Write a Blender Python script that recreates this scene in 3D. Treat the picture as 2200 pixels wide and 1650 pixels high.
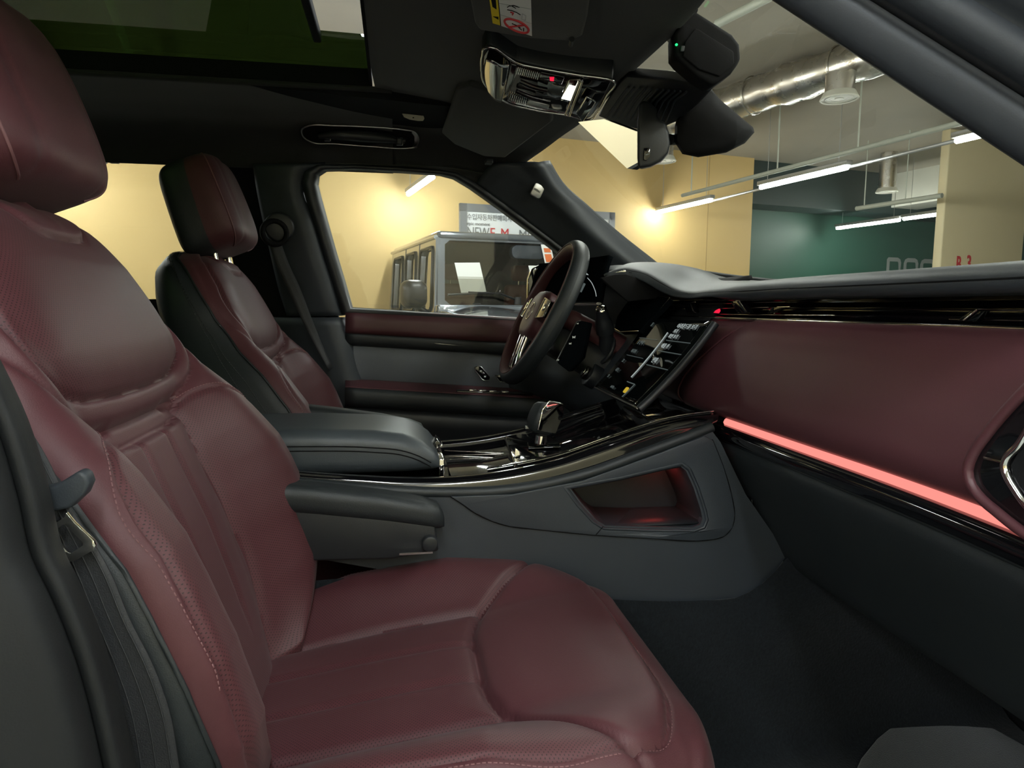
import bpy, bmesh, math
import numpy as np
from mathutils import Vector, Matrix
from mathutils.geometry import tessellate_polygon

for o in list(bpy.data.objects):
    bpy.data.objects.remove(o)
scene = bpy.context.scene
COL = scene.collection

# ---------------------------------------------------------------- camera
FPX = 1450.0
CAM = Vector((0.0, -1.22, 1.25))
YAW, PITCH, ROLL = [math.radians(a) for a in (9.8, -6.5, 0.3)]
CD = Vector((math.sin(YAW) * math.cos(PITCH), math.cos(YAW) * math.cos(PITCH), math.sin(PITCH)))
_r0 = Vector((math.cos(YAW), -math.sin(YAW), 0))
_u0 = _r0.cross(CD)
CR = _r0 * math.cos(ROLL) + _u0 * math.sin(ROLL)
CU = _u0 * math.cos(ROLL) - _r0 * math.sin(ROLL)
cam_data = bpy.data.cameras.new('camera')
cam = bpy.data.objects.new('camera', cam_data)
COL.objects.link(cam)
cam_data.sensor_width = 36.0
cam_data.lens = 36.0 * FPX / 2200.0
cam_data.clip_start = 0.01
cam.matrix_world = Matrix(((CR.x, CU.x, -CD.x, CAM.x), (CR.y, CU.y, -CD.y, CAM.y), (CR.z, CU.z, -CD.z, CAM.z), (0, 0, 0, 1)))
scene.camera = cam

# ---------------------------------------------------------------- world and exposure
world = bpy.data.worlds.new('world')
scene.world = world
world.use_nodes = True
world.node_tree.nodes['Background'].inputs[0].default_value = (0.8, 0.85, 0.9, 1)
world.node_tree.nodes['Background'].inputs[1].default_value = 0.02
scene.view_settings.view_transform = 'Standard'
scene.view_settings.look = 'None'
scene.view_settings.gamma = 1.0
scene.view_settings.use_curve_mapping = False
scene.view_settings.exposure = 0.4
LAMP_POWER = 95.0          # emission of the garage tube lamps

# the garage is turned against the car; u runs along its back wall, v towards that wall
GA = math.radians(11.2)
GU = Vector((math.cos(GA), math.sin(GA), 0))
GV = Vector((-math.sin(GA), math.cos(GA), 0))


def G(u, v, z):
    return GU * u + GV * v + Vector((0, 0, z))


# ---------------------------------------------------------------- pixel rays met with a known plane
def ray(px, py):
    return CD + CR * ((px - 1100.0) / FPX) + CU * ((825.0 - py) / FPX)


def _hit(px, py, ax, val):
    d = ray(px, py)
    return CAM + d * ((val - CAM[ax]) / d[ax])


def PX(px, py, x):
    return _hit(px, py, 0, x)


def PY(px, py, y):
    return _hit(px, py, 1, y)


def PZ(px, py, z):
    return _hit(px, py, 2, z)


def PP(px, py, p0, n):
    d = ray(px, py)
    return CAM + d * ((Vector(p0) - CAM).dot(n) / d.dot(n))


def PG(px, py, v):
    """pixel on the garage plane v = const"""
    return PP(px, py, GV * v, GV)


def PGU(px, py, u):
    return PP(px, py, GU * u, GU)


# ---------------------------------------------------------------- materials
MATS = {}


def mat(name, color, rough=0.5, metal=0.0, coat=0.0, spec=0.5, bump=None, var=0.0, varscale=8.0, emit=None, sheen=0.0, rvar=0.0):
    if name in MATS:
        return MATS[name]
    m = bpy.data.materials.new(name)
    m.use_nodes = True
    nt = m.node_tree
    b = nt.nodes['Principled BSDF']
    b.inputs['Base Color'].default_value = (*color, 1)
    b.inputs['Roughness'].default_value = rough
    b.inputs['Metallic'].default_value = metal
    b.inputs['Coat Weight'].default_value = coat
    b.inputs['Coat Roughness'].default_value = 0.03
    b.inputs['Specular IOR Level'].default_value = spec
    b.inputs['Sheen Weight'].default_value = sheen
    tc = nt.nodes.new('ShaderNodeTexCoord')
    if var or rvar:
        n = nt.nodes.new('ShaderNodeTexNoise')
        n.inputs['Scale'].default_value = varscale
        n.inputs['Detail'].default_value = 5
        nt.links.new(tc.outputs['Object'], n.inputs['Vector'])
        if var:
            mx = nt.nodes.new('ShaderNodeMix')
            mx.data_type = 'RGBA'
            mx.inputs[6].default_value = (*[c * (1 - var) for c in color], 1)
            mx.inputs[7].default_value = (*[min(1, c * (1 + var)) for c in color], 1)
            nt.links.new(n.outputs['Fac'], mx.inputs[0])
            nt.links.new(mx.outputs[2], b.inputs['Base Color'])
        if rvar:
            mr = nt.nodes.new('ShaderNodeMapRange')
            mr.inputs[3].default_value = max(0, rough - rvar)
            mr.inputs[4].default_value = min(1, rough + rvar)
            nt.links.new(n.outputs['Fac'], mr.inputs[0])
            nt.links.new(mr.outputs[0], b.inputs['Roughness'])
    if bump:
        kind, sc, st = bump
        if kind == 'noise':
            t = nt.nodes.new('ShaderNodeTexNoise')
            t.inputs['Detail'].default_value = 3
            out = t.outputs['Fac']
        else:
            t = nt.nodes.new('ShaderNodeTexVoronoi')
            out = t.outputs['Distance']
        t.inputs['Scale'].default_value = sc
        nt.links.new(tc.outputs['Object'], t.inputs['Vector'])
        bp = nt.nodes.new('ShaderNodeBump')
        bp.inputs['Strength'].default_value = st
        bp.inputs['Distance'].default_value = 0.001
        nt.links.new(out, bp.inputs['Height'])
        nt.links.new(bp.outputs[0], b.inputs['Normal'])
    if emit:
        b.inputs['Emission Color'].default_value = (*emit[0], 1)
        b.inputs['Emission Strength'].default_value = emit[1]
    MATS[name] = m
    return m


def perforated(name, color, rough, pitch=0.0042):
    """leather with rows of small punched holes, laid out in the panel's own UV (metres)"""
    m = mat(name, color, rough, bump=('voronoi', 900, 0.12), spec=0.36, sheen=0.05)
    nt = m.node_tree
    b = nt.nodes['Principled BSDF']
    uvn = nt.nodes.new('ShaderNodeUVMap')
    sep = nt.nodes.new('ShaderNodeSeparateXYZ')
    nt.links.new(uvn.outputs[0], sep.inputs[0])

    def M(op, a, c=None):
        n = nt.nodes.new('ShaderNodeMath')
        n.operation = op
        for i, v in enumerate((a, c)):
            if v is None:
                continue
            if isinstance(v, (int, float)):
                n.inputs[i].default_value = v
            else:
                nt.links.new(v, n.inputs[i])
        return n.outputs[0]
    a = M('ADD', sep.outputs[0], sep.outputs[1])
    c = M('SUBTRACT', sep.outputs[0], sep.outputs[1])
    fa = M('SUBTRACT', M('FRACT', M('DIVIDE', a, pitch)), 0.5)
    fc = M('SUBTRACT', M('FRACT', M('DIVIDE', c, pitch)), 0.5)
    d = M('SQRT', M('ADD', M('MULTIPLY', fa, fa), M('MULTIPLY', fc, fc)))
    hole = M('LESS_THAN', d, 0.2)
    mx = nt.nodes.new('ShaderNodeMix')
    mx.data_type = 'RGBA'
    mx.inputs[6].default_value = (*color, 1)
    mx.inputs[7].default_value = (*[q * 0.25 for q in color], 1)
    nt.links.new(hole, mx.inputs[0])
    nt.links.new(mx.outputs[2], b.inputs['Base Color'])
    return m


def glassmat(name, tint, refl_rough=0.0, base=0.05, edge=0.9):
    m = bpy.data.materials.new(name)
    m.use_nodes = True
    nt = m.node_tree
    nt.nodes.clear()
    out = nt.nodes.new('ShaderNodeOutputMaterial')
    tr = nt.nodes.new('ShaderNodeBsdfTransparent')
    tr.inputs[0].default_value = (*tint, 1)
    gl = nt.nodes.new('ShaderNodeBsdfGlossy')
    gl.inputs['Roughness'].default_value = refl_rough
    lw = nt.nodes.new('ShaderNodeLayerWeight')
    lw.inputs[0].default_value = 0.5
    pw = nt.nodes.new('ShaderNodeMath')
    pw.operation = 'POWER'
    pw.inputs[1].default_value = 5.0
    nt.links.new(lw.outputs['Facing'], pw.inputs[0])
    fr = nt.nodes.new('ShaderNodeMath')
    fr.operation = 'MULTIPLY_ADD'
    fr.inputs[1].default_value = edge
    fr.inputs[2].default_value = base
    nt.links.new(pw.outputs[0], fr.inputs[0])
    mx = nt.nodes.new('ShaderNodeMixShader')
    nt.links.new(fr.outputs[0], mx.inputs[0])
    nt.links.new(tr.outputs[0], mx.inputs[1])
    nt.links.new(gl.outputs[0], mx.inputs[2])
    nt.links.new(mx.outputs[0], out.inputs[0])
    MATS[name] = m
    return m


def emitmat(name, color, strength):
    m = bpy.data.materials.new(name)
    m.use_nodes = True
    nt = m.node_tree
    nt.nodes.clear()
    out = nt.nodes.new('ShaderNodeOutputMaterial')
    e = nt.nodes.new('ShaderNodeEmission')
    e.inputs[0].default_value = (*color, 1)
    e.inputs[1].default_value = strength
    nt.links.new(e.outputs[0], out.inputs[0])
    MATS[name] = m
    return m


BURG = (0.069, 0.020, 0.025)
mat('burgundy_leather', BURG, 0.50, bump=('voronoi', 900, 0.12), var=0.06, varscale=14, spec=0.36, sheen=0.05)
perforated('burgundy_perforated', BURG, 0.5)
mat('dash_leather', (0.074, 0.025, 0.031), 0.43, bump=('voronoi', 1000, 0.10), var=0.06, varscale=10, spec=0.45)
mat('black_leather', (0.013, 0.0165, 0.019), 0.5, bump=('voronoi', 900, 0.15), var=0.1)
mat('grey_leather', (0.046, 0.055, 0.064), 0.42, bump=('voronoi', 900, 0.12), var=0.08)
mat('dash_grey', (0.033, 0.038, 0.045), 0.48, bump=('voronoi', 1100, 0.15), var=0.08)
mat('black_plastic', (0.012, 0.014, 0.017), 0.45, bump=('noise', 700, 0.12), var=0.1)
mat('grey_plastic', (0.029, 0.035, 0.043), 0.5, bump=('noise', 800, 0.15), var=0.1)
mat('matte_black', (0.007, 0.007, 0.008), 0.75, spec=0.12, bump=('noise', 500, 0.1), var=0.1)
mat('piano_black', (0.004, 0.004, 0.005), 0.06, coat=0.6, spec=0.6, rvar=0.02)
mat('dark_glass', (0.003, 0.004, 0.004), 0.03, spec=0.7, rvar=0.01)
mat('dark_chrome', (0.62, 0.60, 0.58), 0.12, metal=1.0, rvar=0.04)
mat('satin_silver', (0.55, 0.55, 0.55), 0.3, metal=1.0, rvar=0.05)
mat('chrome', (0.85, 0.84, 0.82), 0.06, metal=1.0, rvar=0.02)
mat('mirror', (0.9, 0.9, 0.88), 0.02, metal=1.0, rvar=0.01)
mat('headliner', (0.020, 0.020, 0.021), 0.9, bump=('noise', 900, 0.3), var=0.12, varscale=60, sheen=0.15)
mat('visor_cloth', (0.036, 0.036, 0.036), 0.85, bump=('noise', 900, 0.3), var=0.1, varscale=60, sheen=0.1)
mat('carpet', (0.008, 0.010, 0.0125), 0.95, bump=('noise', 260, 1.0), var=0.75, varscale=190, spec=0.1, sheen=0.25)
mat('door_grey', (0.085, 0.095, 0.112), 0.55, bump=('voronoi', 900, 0.12), var=0.08)
mat('webbing', (0.014, 0.015, 0.018), 0.6, var=0.3, varscale=200, bump=('noise', 900, 0.4))
mat('thread', (0.15, 0.065, 0.07), 0.6, var=0.1)
mat('dark_thread', (0.02, 0.022, 0.024), 0.5, var=0.1)
mat('white_print', (0.75, 0.78, 0.78), 0.5, var=0.03)
mat('grey_print', (0.30, 0.33, 0.33), 0.5, var=0.03)
mat('red_plastic', (0.55, 0.02, 0.02), 0.35, var=0.05)
mat('white_plastic', (0.72, 0.72, 0.70), 0.4, var=0.04)
mat('yellow_print', (0.75, 0.58, 0.02), 0.5, var=0.04)
mat('red_print', (0.55, 0.03, 0.04), 0.5, var=0.04)
mat('beige_lens', (0.50, 0.47, 0.38), 0.4, var=0.05)
emitmat('ambient_red', (1.0, 0.26, 0.22), 0.95)
emitmat('red_led', (1.0, 0.02, 0.07), 0.7)
emitmat('green_led', (0.02, 1.0, 0.2), 1.5)
emitmat('screen_text', (0.75, 0.85, 0.83), 0.35)
emitmat('screen_dim', (0.5, 0.62, 0.6), 0.12)
emitmat('screen_yellow', (0.8, 0.55, 0.05), 0.5)
emitmat('lamp_tube', (0.93, 1.0, 1.0), LAMP_POWER)
emitmat('cabin_lamp', (1.0, 0.96, 0.9), 8.0)
glassmat('windshield_glass', (0.72, 0.71, 0.64))
glassmat('window_glass', (0.93, 0.94, 0.91))
glassmat('sunroof_glass', (0.15, 0.21, 0.10), base=0.03, edge=0.4)
mat('yellow_wall', (0.64, 0.46, 0.20), 0.55, var=0.04, varscale=1.2, bump=('noise', 60, 0.15))
mat('pale_wall', (0.66, 0.58, 0.38), 0.55, var=0.04, varscale=1.2, bump=('noise', 60, 0.15))
mat('green_wall', (0.036, 0.105, 0.078), 0.5, var=0.06, varscale=1.5, bump=('noise', 60, 0.1))
mat('dark_green', (0.02, 0.04, 0.038), 0.5, var=0.1, varscale=1.5)
mat('ceiling_paint', (0.34, 0.31, 0.26), 0.85, var=0.12, varscale=1.5, bump=('noise', 30, 0.4))
mat('garage_floor', (0.22, 0.24, 0.22), 0.25, var=0.1, varscale=0.8, coat=0.2)
mat('lamp_metal', (0.45, 0.46, 0.47), 0.4, metal=0.6, var=0.05)
mat('pipe_paint', (0.42, 0.45, 0.40), 0.45, var=0.1, varscale=6)
mat('foil', (0.62, 0.60, 0.56), 0.28, metal=1.0, bump=('noise', 25, 0.9), rvar=0.1)
mat('vent_paint', (0.5, 0.5, 0.44), 0.5, var=0.05)
mat('car_paint', (0.16, 0.175, 0.20), 0.22, metal=0.5, coat=1.0, rvar=0.03)
mat('car_black', (0.01, 0.01, 0.011), 0.4, var=0.1)
mat('car_seat', (0.16, 0.065, 0.045), 0.6, var=0.1)
mat('car_cabin', (0.03, 0.028, 0.026), 0.8, var=0.1)
glassmat('car_glass', (0.85, 0.85, 0.82), base=0.06)
mat('side_glass', (0.02, 0.02, 0.018), 0.05, spec=1.0, coat=1.0, rvar=0.02)
mat('display_black', (0.003, 0.004, 0.005), 0.35, spec=0.0, rvar=0.05)
mat('paper', (0.85, 0.86, 0.85), 0.7, var=0.02)
mat('orange_print', (0.75, 0.18, 0.05), 0.6, var=0.05)
mat('sign_white', (0.80, 0.82, 0.86), 0.5, var=0.02)
mat('sign_frame', (0.16, 0.17, 0.19), 0.4, var=0.05)
mat('sign_grey', (0.18, 0.19, 0.2), 0.5, var=0.03)
mat('tyre', (0.012, 0.012, 0.012), 0.8, var=0.1)


# ---------------------------------------------------------------- object helpers
def base_name(o):
    return o.name.rsplit('.', 1)[0] if o.name[-4:-3] == '.' and o.name[-3:].isdigit() else o.name


def nest(root, pairs):
    """make small details sub-parts of the nearest part they sit on"""
    kids = [q for q in bpy.data.objects if q.parent == root and q.type == 'MESH']
    cen = {}
    for k in kids:
        co = np.zeros(len(k.data.vertices) * 3)
        k.data.vertices.foreach_get('co', co)
        cen[k.name] = co.reshape(-1, 3).mean(0)
    for child, part in pairs:
        ps = [k for k in kids if base_name(k) == part]
        if not ps:
            continue
        for c in [k for k in kids if base_name(k) == child]:
            p = min(ps, key=lambda q: np.linalg.norm(cen[q.name] - cen[c.name]))
            c.parent = p
            c.matrix_parent_inverse = Matrix()



def link(name, me, m, parent=None, smooth=True):
    o = bpy.data.objects.new(name, me)
    COL.objects.link(o)
    if m is not None:
        me.materials.append(MATS[m] if isinstance(m, str) else m)
    if smooth:
        me.polygons.foreach_set('use_smooth', [True] * len(me.polygons))
    if parent is not None:
        o.parent = parent
    return o


def tag(o, label, cat, group=None):
    o['label'] = label
    o['category'] = cat
    if group:
        o['group'] = group
    return o


def struct(o, label=None, cat=None):
    o['kind'] = 'structure'
    if label:
        o['label'] = label
    if cat:
        o['category'] = cat
    return o


def thing(name, label, cat, group=None, loc=(0, 0, 0)):
    o = bpy.data.objects.new(name, None)
    COL.objects.link(o)
    o.empty_display_size = 0.05
    o.location = loc
    return tag(o, label, cat, group)


def from_data(name, verts, faces, m, parent=None, smooth=True, thick=0.0, off=0.0, bevel=0.0, sharp=None):
    me = bpy.data.meshes.new(name)
    me.from_pydata([tuple(v) for v in verts], [], faces)
    me.update()
    o = link(name, me, m, parent, smooth)
    if thick:
        md = o.modifiers.new('solid', 'SOLIDIFY')
        md.thickness = thick
        md.offset = off
        md.use_even_offset = True
        md.use_quality_normals = True
    if bevel:
        md = o.modifiers.new('bev', 'BEVEL')
        md.width = bevel
        md.segments = 3
        md.limit_method = 'ANGLE'
        md.angle_limit = math.radians(35)
        md.harden_normals = False
    if sharp:
        smooth_by_angle(me, sharp)
    return o


def smooth_by_angle(me, deg):
    bm = bmesh.new()
    bm.from_mesh(me)
    lim = math.radians(deg)
    for e in bm.edges:
        if len(e.link_faces) == 2 and e.calc_face_angle(0) > lim:
            e.smooth = False
    bm.to_mesh(me)
    bm.free()


def cr(pts, n, closed=False):
    """Catmull-Rom through points, n samples, parametrised by chord length"""
    P = np.array([tuple(p) for p in pts], float)
    k = len(P)
    if k == 2 and not closed:
        t = np.linspace(0, 1, n)[:, None]
        return P[0] * (1 - t) + P[1] * t
    if closed:
        Q = np.vstack([P[-1:], P, P[:2]])
        segs = k
    else:
        Q = np.vstack([2 * P[0] - P[1], P, 2 * P[-1] - P[-2]])
        segs = k - 1
    L = np.array([max(1e-6, np.linalg.norm(Q[i + 2] - Q[i + 1])) for i in range(segs)])
    cum = np.concatenate([[0], np.cumsum(L)])
    ts = np.linspace(0, cum[-1], n + 1)[:-1] if closed else np.linspace(0, cum[-1], n)
    out = []
    for s in ts:
        i = min(segs - 1, max(0, int(np.searchsorted(cum, s, 'right') - 1)))
        t = (s - cum[i]) / L[i]
        p0, p1, p2, p3 = Q[i], Q[i + 1], Q[i + 2], Q[i + 3]
        # chord-scaled tangents keep tight corners tight
        d01 = max(1e-6, np.linalg.norm(p1 - p0)); d12 = L[i]; d23 = max(1e-6, np.linalg.norm(p3 - p2))
        m1 = ((p1 - p0) / d01 - (p2 - p0) / (d01 + d12) + (p2 - p1) / d12) * d12
        m2 = ((p2 - p1) / d12 - (p3 - p1) / (d12 + d23) + (p3 - p2) / d23) * d12
        t2, t3 = t * t, t * t * t
        out.append((2 * t3 - 3 * t2 + 1) * p1 + (t3 - 2 * t2 + t) * m1 + (-2 * t3 + 3 * t2) * p2 + (t3 - t2) * m2)
    return np.array(out)


def grid_faces(nr, nc, wrap=False):
    f = []
    for i in range(nr - 1):
        for j in range(nc if wrap else nc - 1):
            a, b = i * nc + j, i * nc + (j + 1) % nc
            f.append((a, b, b + nc, a + nc))
    return f


def surf(name, rows, nu, nv, m, parent=None, thick=0.0, off=0.0, lin_v=False, lin_u=False):
    """smooth skin through rows of control points"""
    R = [lin(r, nu) if lin_u else cr(r, nu) for r in rows]
    cols = []
    for j in range(nu):
        c = [r[j] for r in R]
        cols.append(lin(c, nv) if lin_v else cr(c, nv))
    V = np.array(cols).transpose(1, 0, 2).reshape(-1, 3)
    return from_data(name, V, grid_faces(nv, nu), m, parent, thick=thick, off=off)


def lin(pts, n):
    P = np.array([tuple(p) for p in pts], float)
    k = len(P)
    s = np.linspace(0, k - 1, n)
    out = []
    for t in s:
        i = min(k - 2, int(t))
        out.append(P[i] + (P[i + 1] - P[i]) * (t - i))
    return np.array(out)


def tube(name, pts, rad, m, parent=None, n=10, samples=0, closed=False, flat=None, upv=None, cap=True):
    """round (or flattened: flat=(a,b) factors) tube along points; rad may be a list"""
    k = samples or len(pts)
    P = cr(pts, k, closed) if samples else np.array([tuple(p) for p in pts], float)
    if isinstance(rad, (list, tuple)):
        rr = np.interp(np.linspace(0, 1, k), np.linspace(0, 1, len(rad)), rad)
    else:
        rr = np.full(k, rad)
    V = []
    up = Vector(upv) if upv is not None else None
    prev = None
    for i in range(k):
        a = P[(i - 1) % k] if (closed or i > 0) else P[i]
        b = P[(i + 1) % k] if (closed or i < k - 1) else P[i]
        t = Vector(b - a)
        if t.length < 1e-9:
            t = Vector((0, 0, 1))
        t.normalize()
        if up is not None:
            x = t.cross(up)
        elif prev is None:
            x = t.cross(Vector((0, 0, 1)) if abs(t.z) < 0.9 else Vector((1, 0, 0)))
        else:
            x = prev - t * prev.dot(t)
        x.normalize()
        prev = x
        y = x.cross(t)
        fa, fb = flat or (1, 1)
        for j in range(n):
            an = 2 * math.pi * j / n
            V.append(Vector(P[i]) + x * (math.cos(an) * rr[i] * fa) + y * (math.sin(an) * rr[i] * fb))
    F = grid_faces(k, n, True)
    if closed:
        o = (k - 1) * n
        F += [(o + j, o + (j + 1) % n, (j + 1) % n, j) for j in range(n)]
    elif cap:
        F.append(tuple(range(n - 1, -1, -1)))
        F.append(tuple((k - 1) * n + j for j in range(n)))
    return from_data(name, V, F, m, parent, sharp=60)


def loft(name, loops, m, parent=None, cap=True, sharp=50):
    n = len(loops[0])
    V = [p for l in loops for p in l]
    F = grid_faces(len(loops), n, True)
    if cap:
        F.append(tuple(range(n - 1, -1, -1)))
        F.append(tuple((len(loops) - 1) * n + j for j in range(n)))
    return from_data(name, V, F, m, parent, sharp=sharp)


def frame(origin, x, y=None, z=None):
    """4x4 from an origin, an x axis and an approximate y (or z) axis"""
    x = Vector(x).normalized()
    if z is None:
        z = x.cross(Vector(y)).normalized()
        y = z.cross(x)
    else:
        y = Vector(z).cross(x).normalized()
        z = x.cross(y)
    o = Vector(origin)
    return Matrix(((x.x, y.x, z.x, o.x), (x.y, y.y, z.y, o.y), (x.z, y.z, z.z, o.z), (0, 0, 0, 1)))


def box(name, size, M, m, parent=None, bevel=0.0):
    """box centred on frame M, sizes along its axes"""
    if not isinstance(M, Matrix):
        M = Matrix.Translation(Vector(M))
    sx, sy, sz = [s / 2 for s in size]
    V = [M @ Vector((x, y, z)) for x in (-sx, sx) for y in (-sy, sy) for z in (-sz, sz)]
    F = [(0, 1, 3, 2), (4, 6, 7, 5), (0, 4, 5, 1), (2, 3, 7, 6), (0, 2, 6, 4), (1, 5, 7, 3)]
    return from_data(name, V, F, m, parent, smooth=bevel > 0, bevel=bevel)


def hexa(name, c8, m, parent=None, bevel=0.0):
    """box from its 8 corners: 4 of one face, then the 4 opposite"""
    F = [(3, 2, 1, 0), (4, 5, 6, 7), (0, 1, 5, 4), (1, 2, 6, 5), (2, 3, 7, 6), (3, 0, 4, 7)]
    return from_data(name, c8, F, m, parent, smooth=bevel > 0, bevel=bevel)


def plate(name, pts, vec, m, parent=None, bevel=0.0, holes=None):
    """polygon (with holes) extruded along vec"""
    loops = [[Vector(p) for p in pts]] + [[Vector(p) for p in h] for h in (holes or [])]
    vec = Vector(vec)
    flat = [p for l in loops for p in l]
    n = len(flat)
    V = flat + [p + vec for p in flat]
    F = []
    if holes:
        tris = tessellate_polygon(loops)
        for t in tris:
            F.append(tuple(t))
            F.append(tuple(n + i for i in reversed(t)))
    else:
        F.append(tuple(range(n)))
        F.append(tuple(n + i for i in reversed(range(n))))
    s = 0
    for l in loops:
        k = len(l)
        for i in range(k):
            a, b = s + i, s + (i + 1) % k
            F.append((a, n + a, n + b, b))
        s += k
    o = from_data(name, V, F, m, parent, smooth=bevel > 0, bevel=0)
    bm = bmesh.new()
    bm.from_mesh(o.data)
    bmesh.ops.recalc_face_normals(bm, faces=bm.faces)
    bm.to_mesh(o.data)
    bm.free()
    if bevel:
        md = o.modifiers.new('bev', 'BEVEL')
        md.width = bevel
        md.segments = 3
        md.limit_method = 'ANGLE'
        md.angle_limit = math.radians(40)
    else:
        o.data.polygons.foreach_set('use_smooth', [False] * len(o.data.polygons))
    return o


def rrect(w, h, r, n=6):
    """rounded rectangle outline, 2D"""
    out = []
    r = min(r, w / 2, h / 2)
    for cx, cy, a0 in ((w / 2 - r, h / 2 - r, 0), (-w / 2 + r, h / 2 - r, 90), (-w / 2 + r, -h / 2 + r, 180), (w / 2 - r, -h / 2 + r, 270)):
        for i in range(n + 1):
            a = math.radians(a0 + 90 * i / n)
            out.append((cx + r * math.cos(a), cy + r * math.sin(a)))
    return out


def pad(name, w, h, d, r, M, m, parent=None, edge=0.004):
    """rounded-rectangle slab on frame M: outline in xy, front face at z=0, depth d behind, softened rim"""
    loops = []
    for zz, ins in ((-d, 0.0), (-edge, 0.0), (-edge * 0.35, edge * 0.25), (0, edge)):
        loops.append([M @ Vector((x * (1 - 2 * ins / w), y * (1 - 2 * ins / h), zz)) for x, y in rrect(w, h, r)])
    return loft(name, loops, m, parent, sharp=60)


def cyl(name, a, b, r, m, parent=None, n=20, r2=None, bevel=0.0):
    a, b = Vector(a), Vector(b)
    t = (b - a).normalized()
    x = t.cross(Vector((0, 0, 1)) if abs(t.z) < 0.9 else Vector((1, 0, 0))).normalized()
    y = t.cross(x)
    r2 = r if r2 is None else r2
    prof = [(a, r), (b, r2)]
    if bevel:
        prof = [(a, r - bevel), (a + t * bevel * 0.3, r - bevel * 0.3), (a + t * bevel, r), (b - t * bevel, r2), (b - t * bevel * 0.3, r2 - bevel * 0.3), (b, r2 - bevel)]
    loops = [[c + x * (math.cos(2 * math.pi * j / n) * q) + y * (math.sin(2 * math.pi * j / n) * q) for j in range(n)] for c, q in prof]
    return loft(name, loops, m, parent, sharp=45)


def ring(name, c, axis, R, r, m, parent=None, n=40, k=10):
    axis = Vector(axis).normalized()
    x = axis.cross(Vector((0, 0, 1)) if abs(axis.z) < 0.9 else Vector((1, 0, 0))).normalized()
    y = axis.cross(x)
    pts = [Vector(c) + x * (R * math.cos(2 * math.pi * i / n)) + y * (R * math.sin(2 * math.pi * i / n)) for i in range(n)]
    return tube(name, pts, r, m, parent, n=k, closed=True)


def text(name, s, M, size, m, parent=None, ext=0.0005, align='LEFT', xs=1.0, shear=0.0, bold=0.0):
    """lettering as a thin mesh lying in the xy plane of frame M"""
    cu = bpy.data.curves.new('tmp', 'FONT')
    cu.body = s
    cu.size = size
    cu.extrude = ext
    cu.align_x = align
    cu.resolution_u = 4
    cu.offset = bold
    cu.shear = shear
    to = bpy.data.objects.new('tmp', cu)
    COL.objects.link(to)
    dg = bpy.context.evaluated_depsgraph_get()
    me = bpy.data.meshes.new_from_object(to.evaluated_get(dg))
    bpy.data.objects.remove(to)
    me.name = name
    for v in me.vertices:
        v.co = M @ Vector((v.co.x * xs, v.co.y, v.co.z))
    me.materials.clear()
    return link(name, me, m, parent, smooth=False)


def quadframe(tl, tr, bl):
    """frame with origin bottom-left, x to the right, y up"""
    tl, tr, bl = Vector(tl), Vector(tr), Vector(bl)
    return frame(bl, tr - tl, y=tl - bl)


def bilin(tl, tr, br, bl, s, t):
    """point in a quad: s left-right, t top-bottom"""
    return (Vector(tl) * (1 - s) + Vector(tr) * s) * (1 - t) + (Vector(bl) * (1 - s) + Vector(br) * s) * t
# ================================================================ the garage around the car
ZC = 3.50
VB = 7.30          # back wall
UE = PG(1615, 470, VB).dot(GU)     # right end of the yellow wall


def gbox(name, u0, u1, v0, v1, z0, z1, m, parent=None, bevel=0.0):
    c = [G(u0, v0, z0), G(u1, v0, z0), G(u1, v1, z0), G(u0, v1, z0), G(u0, v0, z1), G(u1, v0, z1), G(u1, v1, z1), G(u0, v1, z1)]
    return hexa(name, c, m, parent, bevel)


struct(gbox('floor', -9, 16, -4.7, 9, -0.2, 0.0, 'garage_floor'), 'smooth green-grey garage floor under both cars', 'floor')
struct(gbox('ceiling', -9, 16, -4.7, 9, ZC, ZC + 0.2, 'ceiling_paint'), 'grey-brown concrete garage ceiling above the ducts', 'ceiling')
struct(gbox('wall_back', -9, UE, VB, VB + 0.2, 0, ZC, 'yellow_wall'), 'yellow-beige garage wall behind the grey off-roader', 'wall')
struct(gbox('wall_recess', UE, 16, 8.1, 8.3, 0, ZC, 'green_wall'), 'dark green painted wall seen through the windscreen', 'wall')
struct(gbox('wall_return', UE - 0.2, UE, VB + 0.2, 8.1, 0, ZC, 'yellow_wall'), 'short yellow return wall beside the green wall', 'wall')
struct(gbox('wall_right', 15.8, 16, -4.5, 8.1, 0, ZC, 'dark_green'), 'far side wall of the garage in dark green', 'wall')
struct(gbox('wall_left', -9.2, -9, -4.5, VB, 0, ZC, 'yellow_wall'), 'yellow garage wall beyond the rear of the car', 'wall')
struct(gbox('wall_front', -9, 16, -4.7, -4.5, 0, ZC, 'pale_wall'), 'pale yellow garage wall behind the viewer', 'wall')
# joints of the painted wall boards
u = PG(1519, 500, VB).dot(GU)
struct(gbox('trim_1', u - 0.005, u + 0.005, VB - 0.004, VB + 0.01, 0, ZC, mat('wall_joint', (0.40, 0.28, 0.12), 0.6, var=0.05)), 'thin upright joint line on the yellow wall', 'trim')

# yellow column with the red level number
pc = thing('column', 'wide yellow column with a red level number, right of the green wall', 'column', loc=G(9.2, 5.06, 0))
Mi = Matrix.Translation(-Vector(pc.location))


def rel(o, root):
    """keep a part's world-space mesh but parent it to a root that stands elsewhere"""
    o.parent = root
    o.matrix_parent_inverse = Matrix.Translation(-Vector(root.location))
    return o


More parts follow.
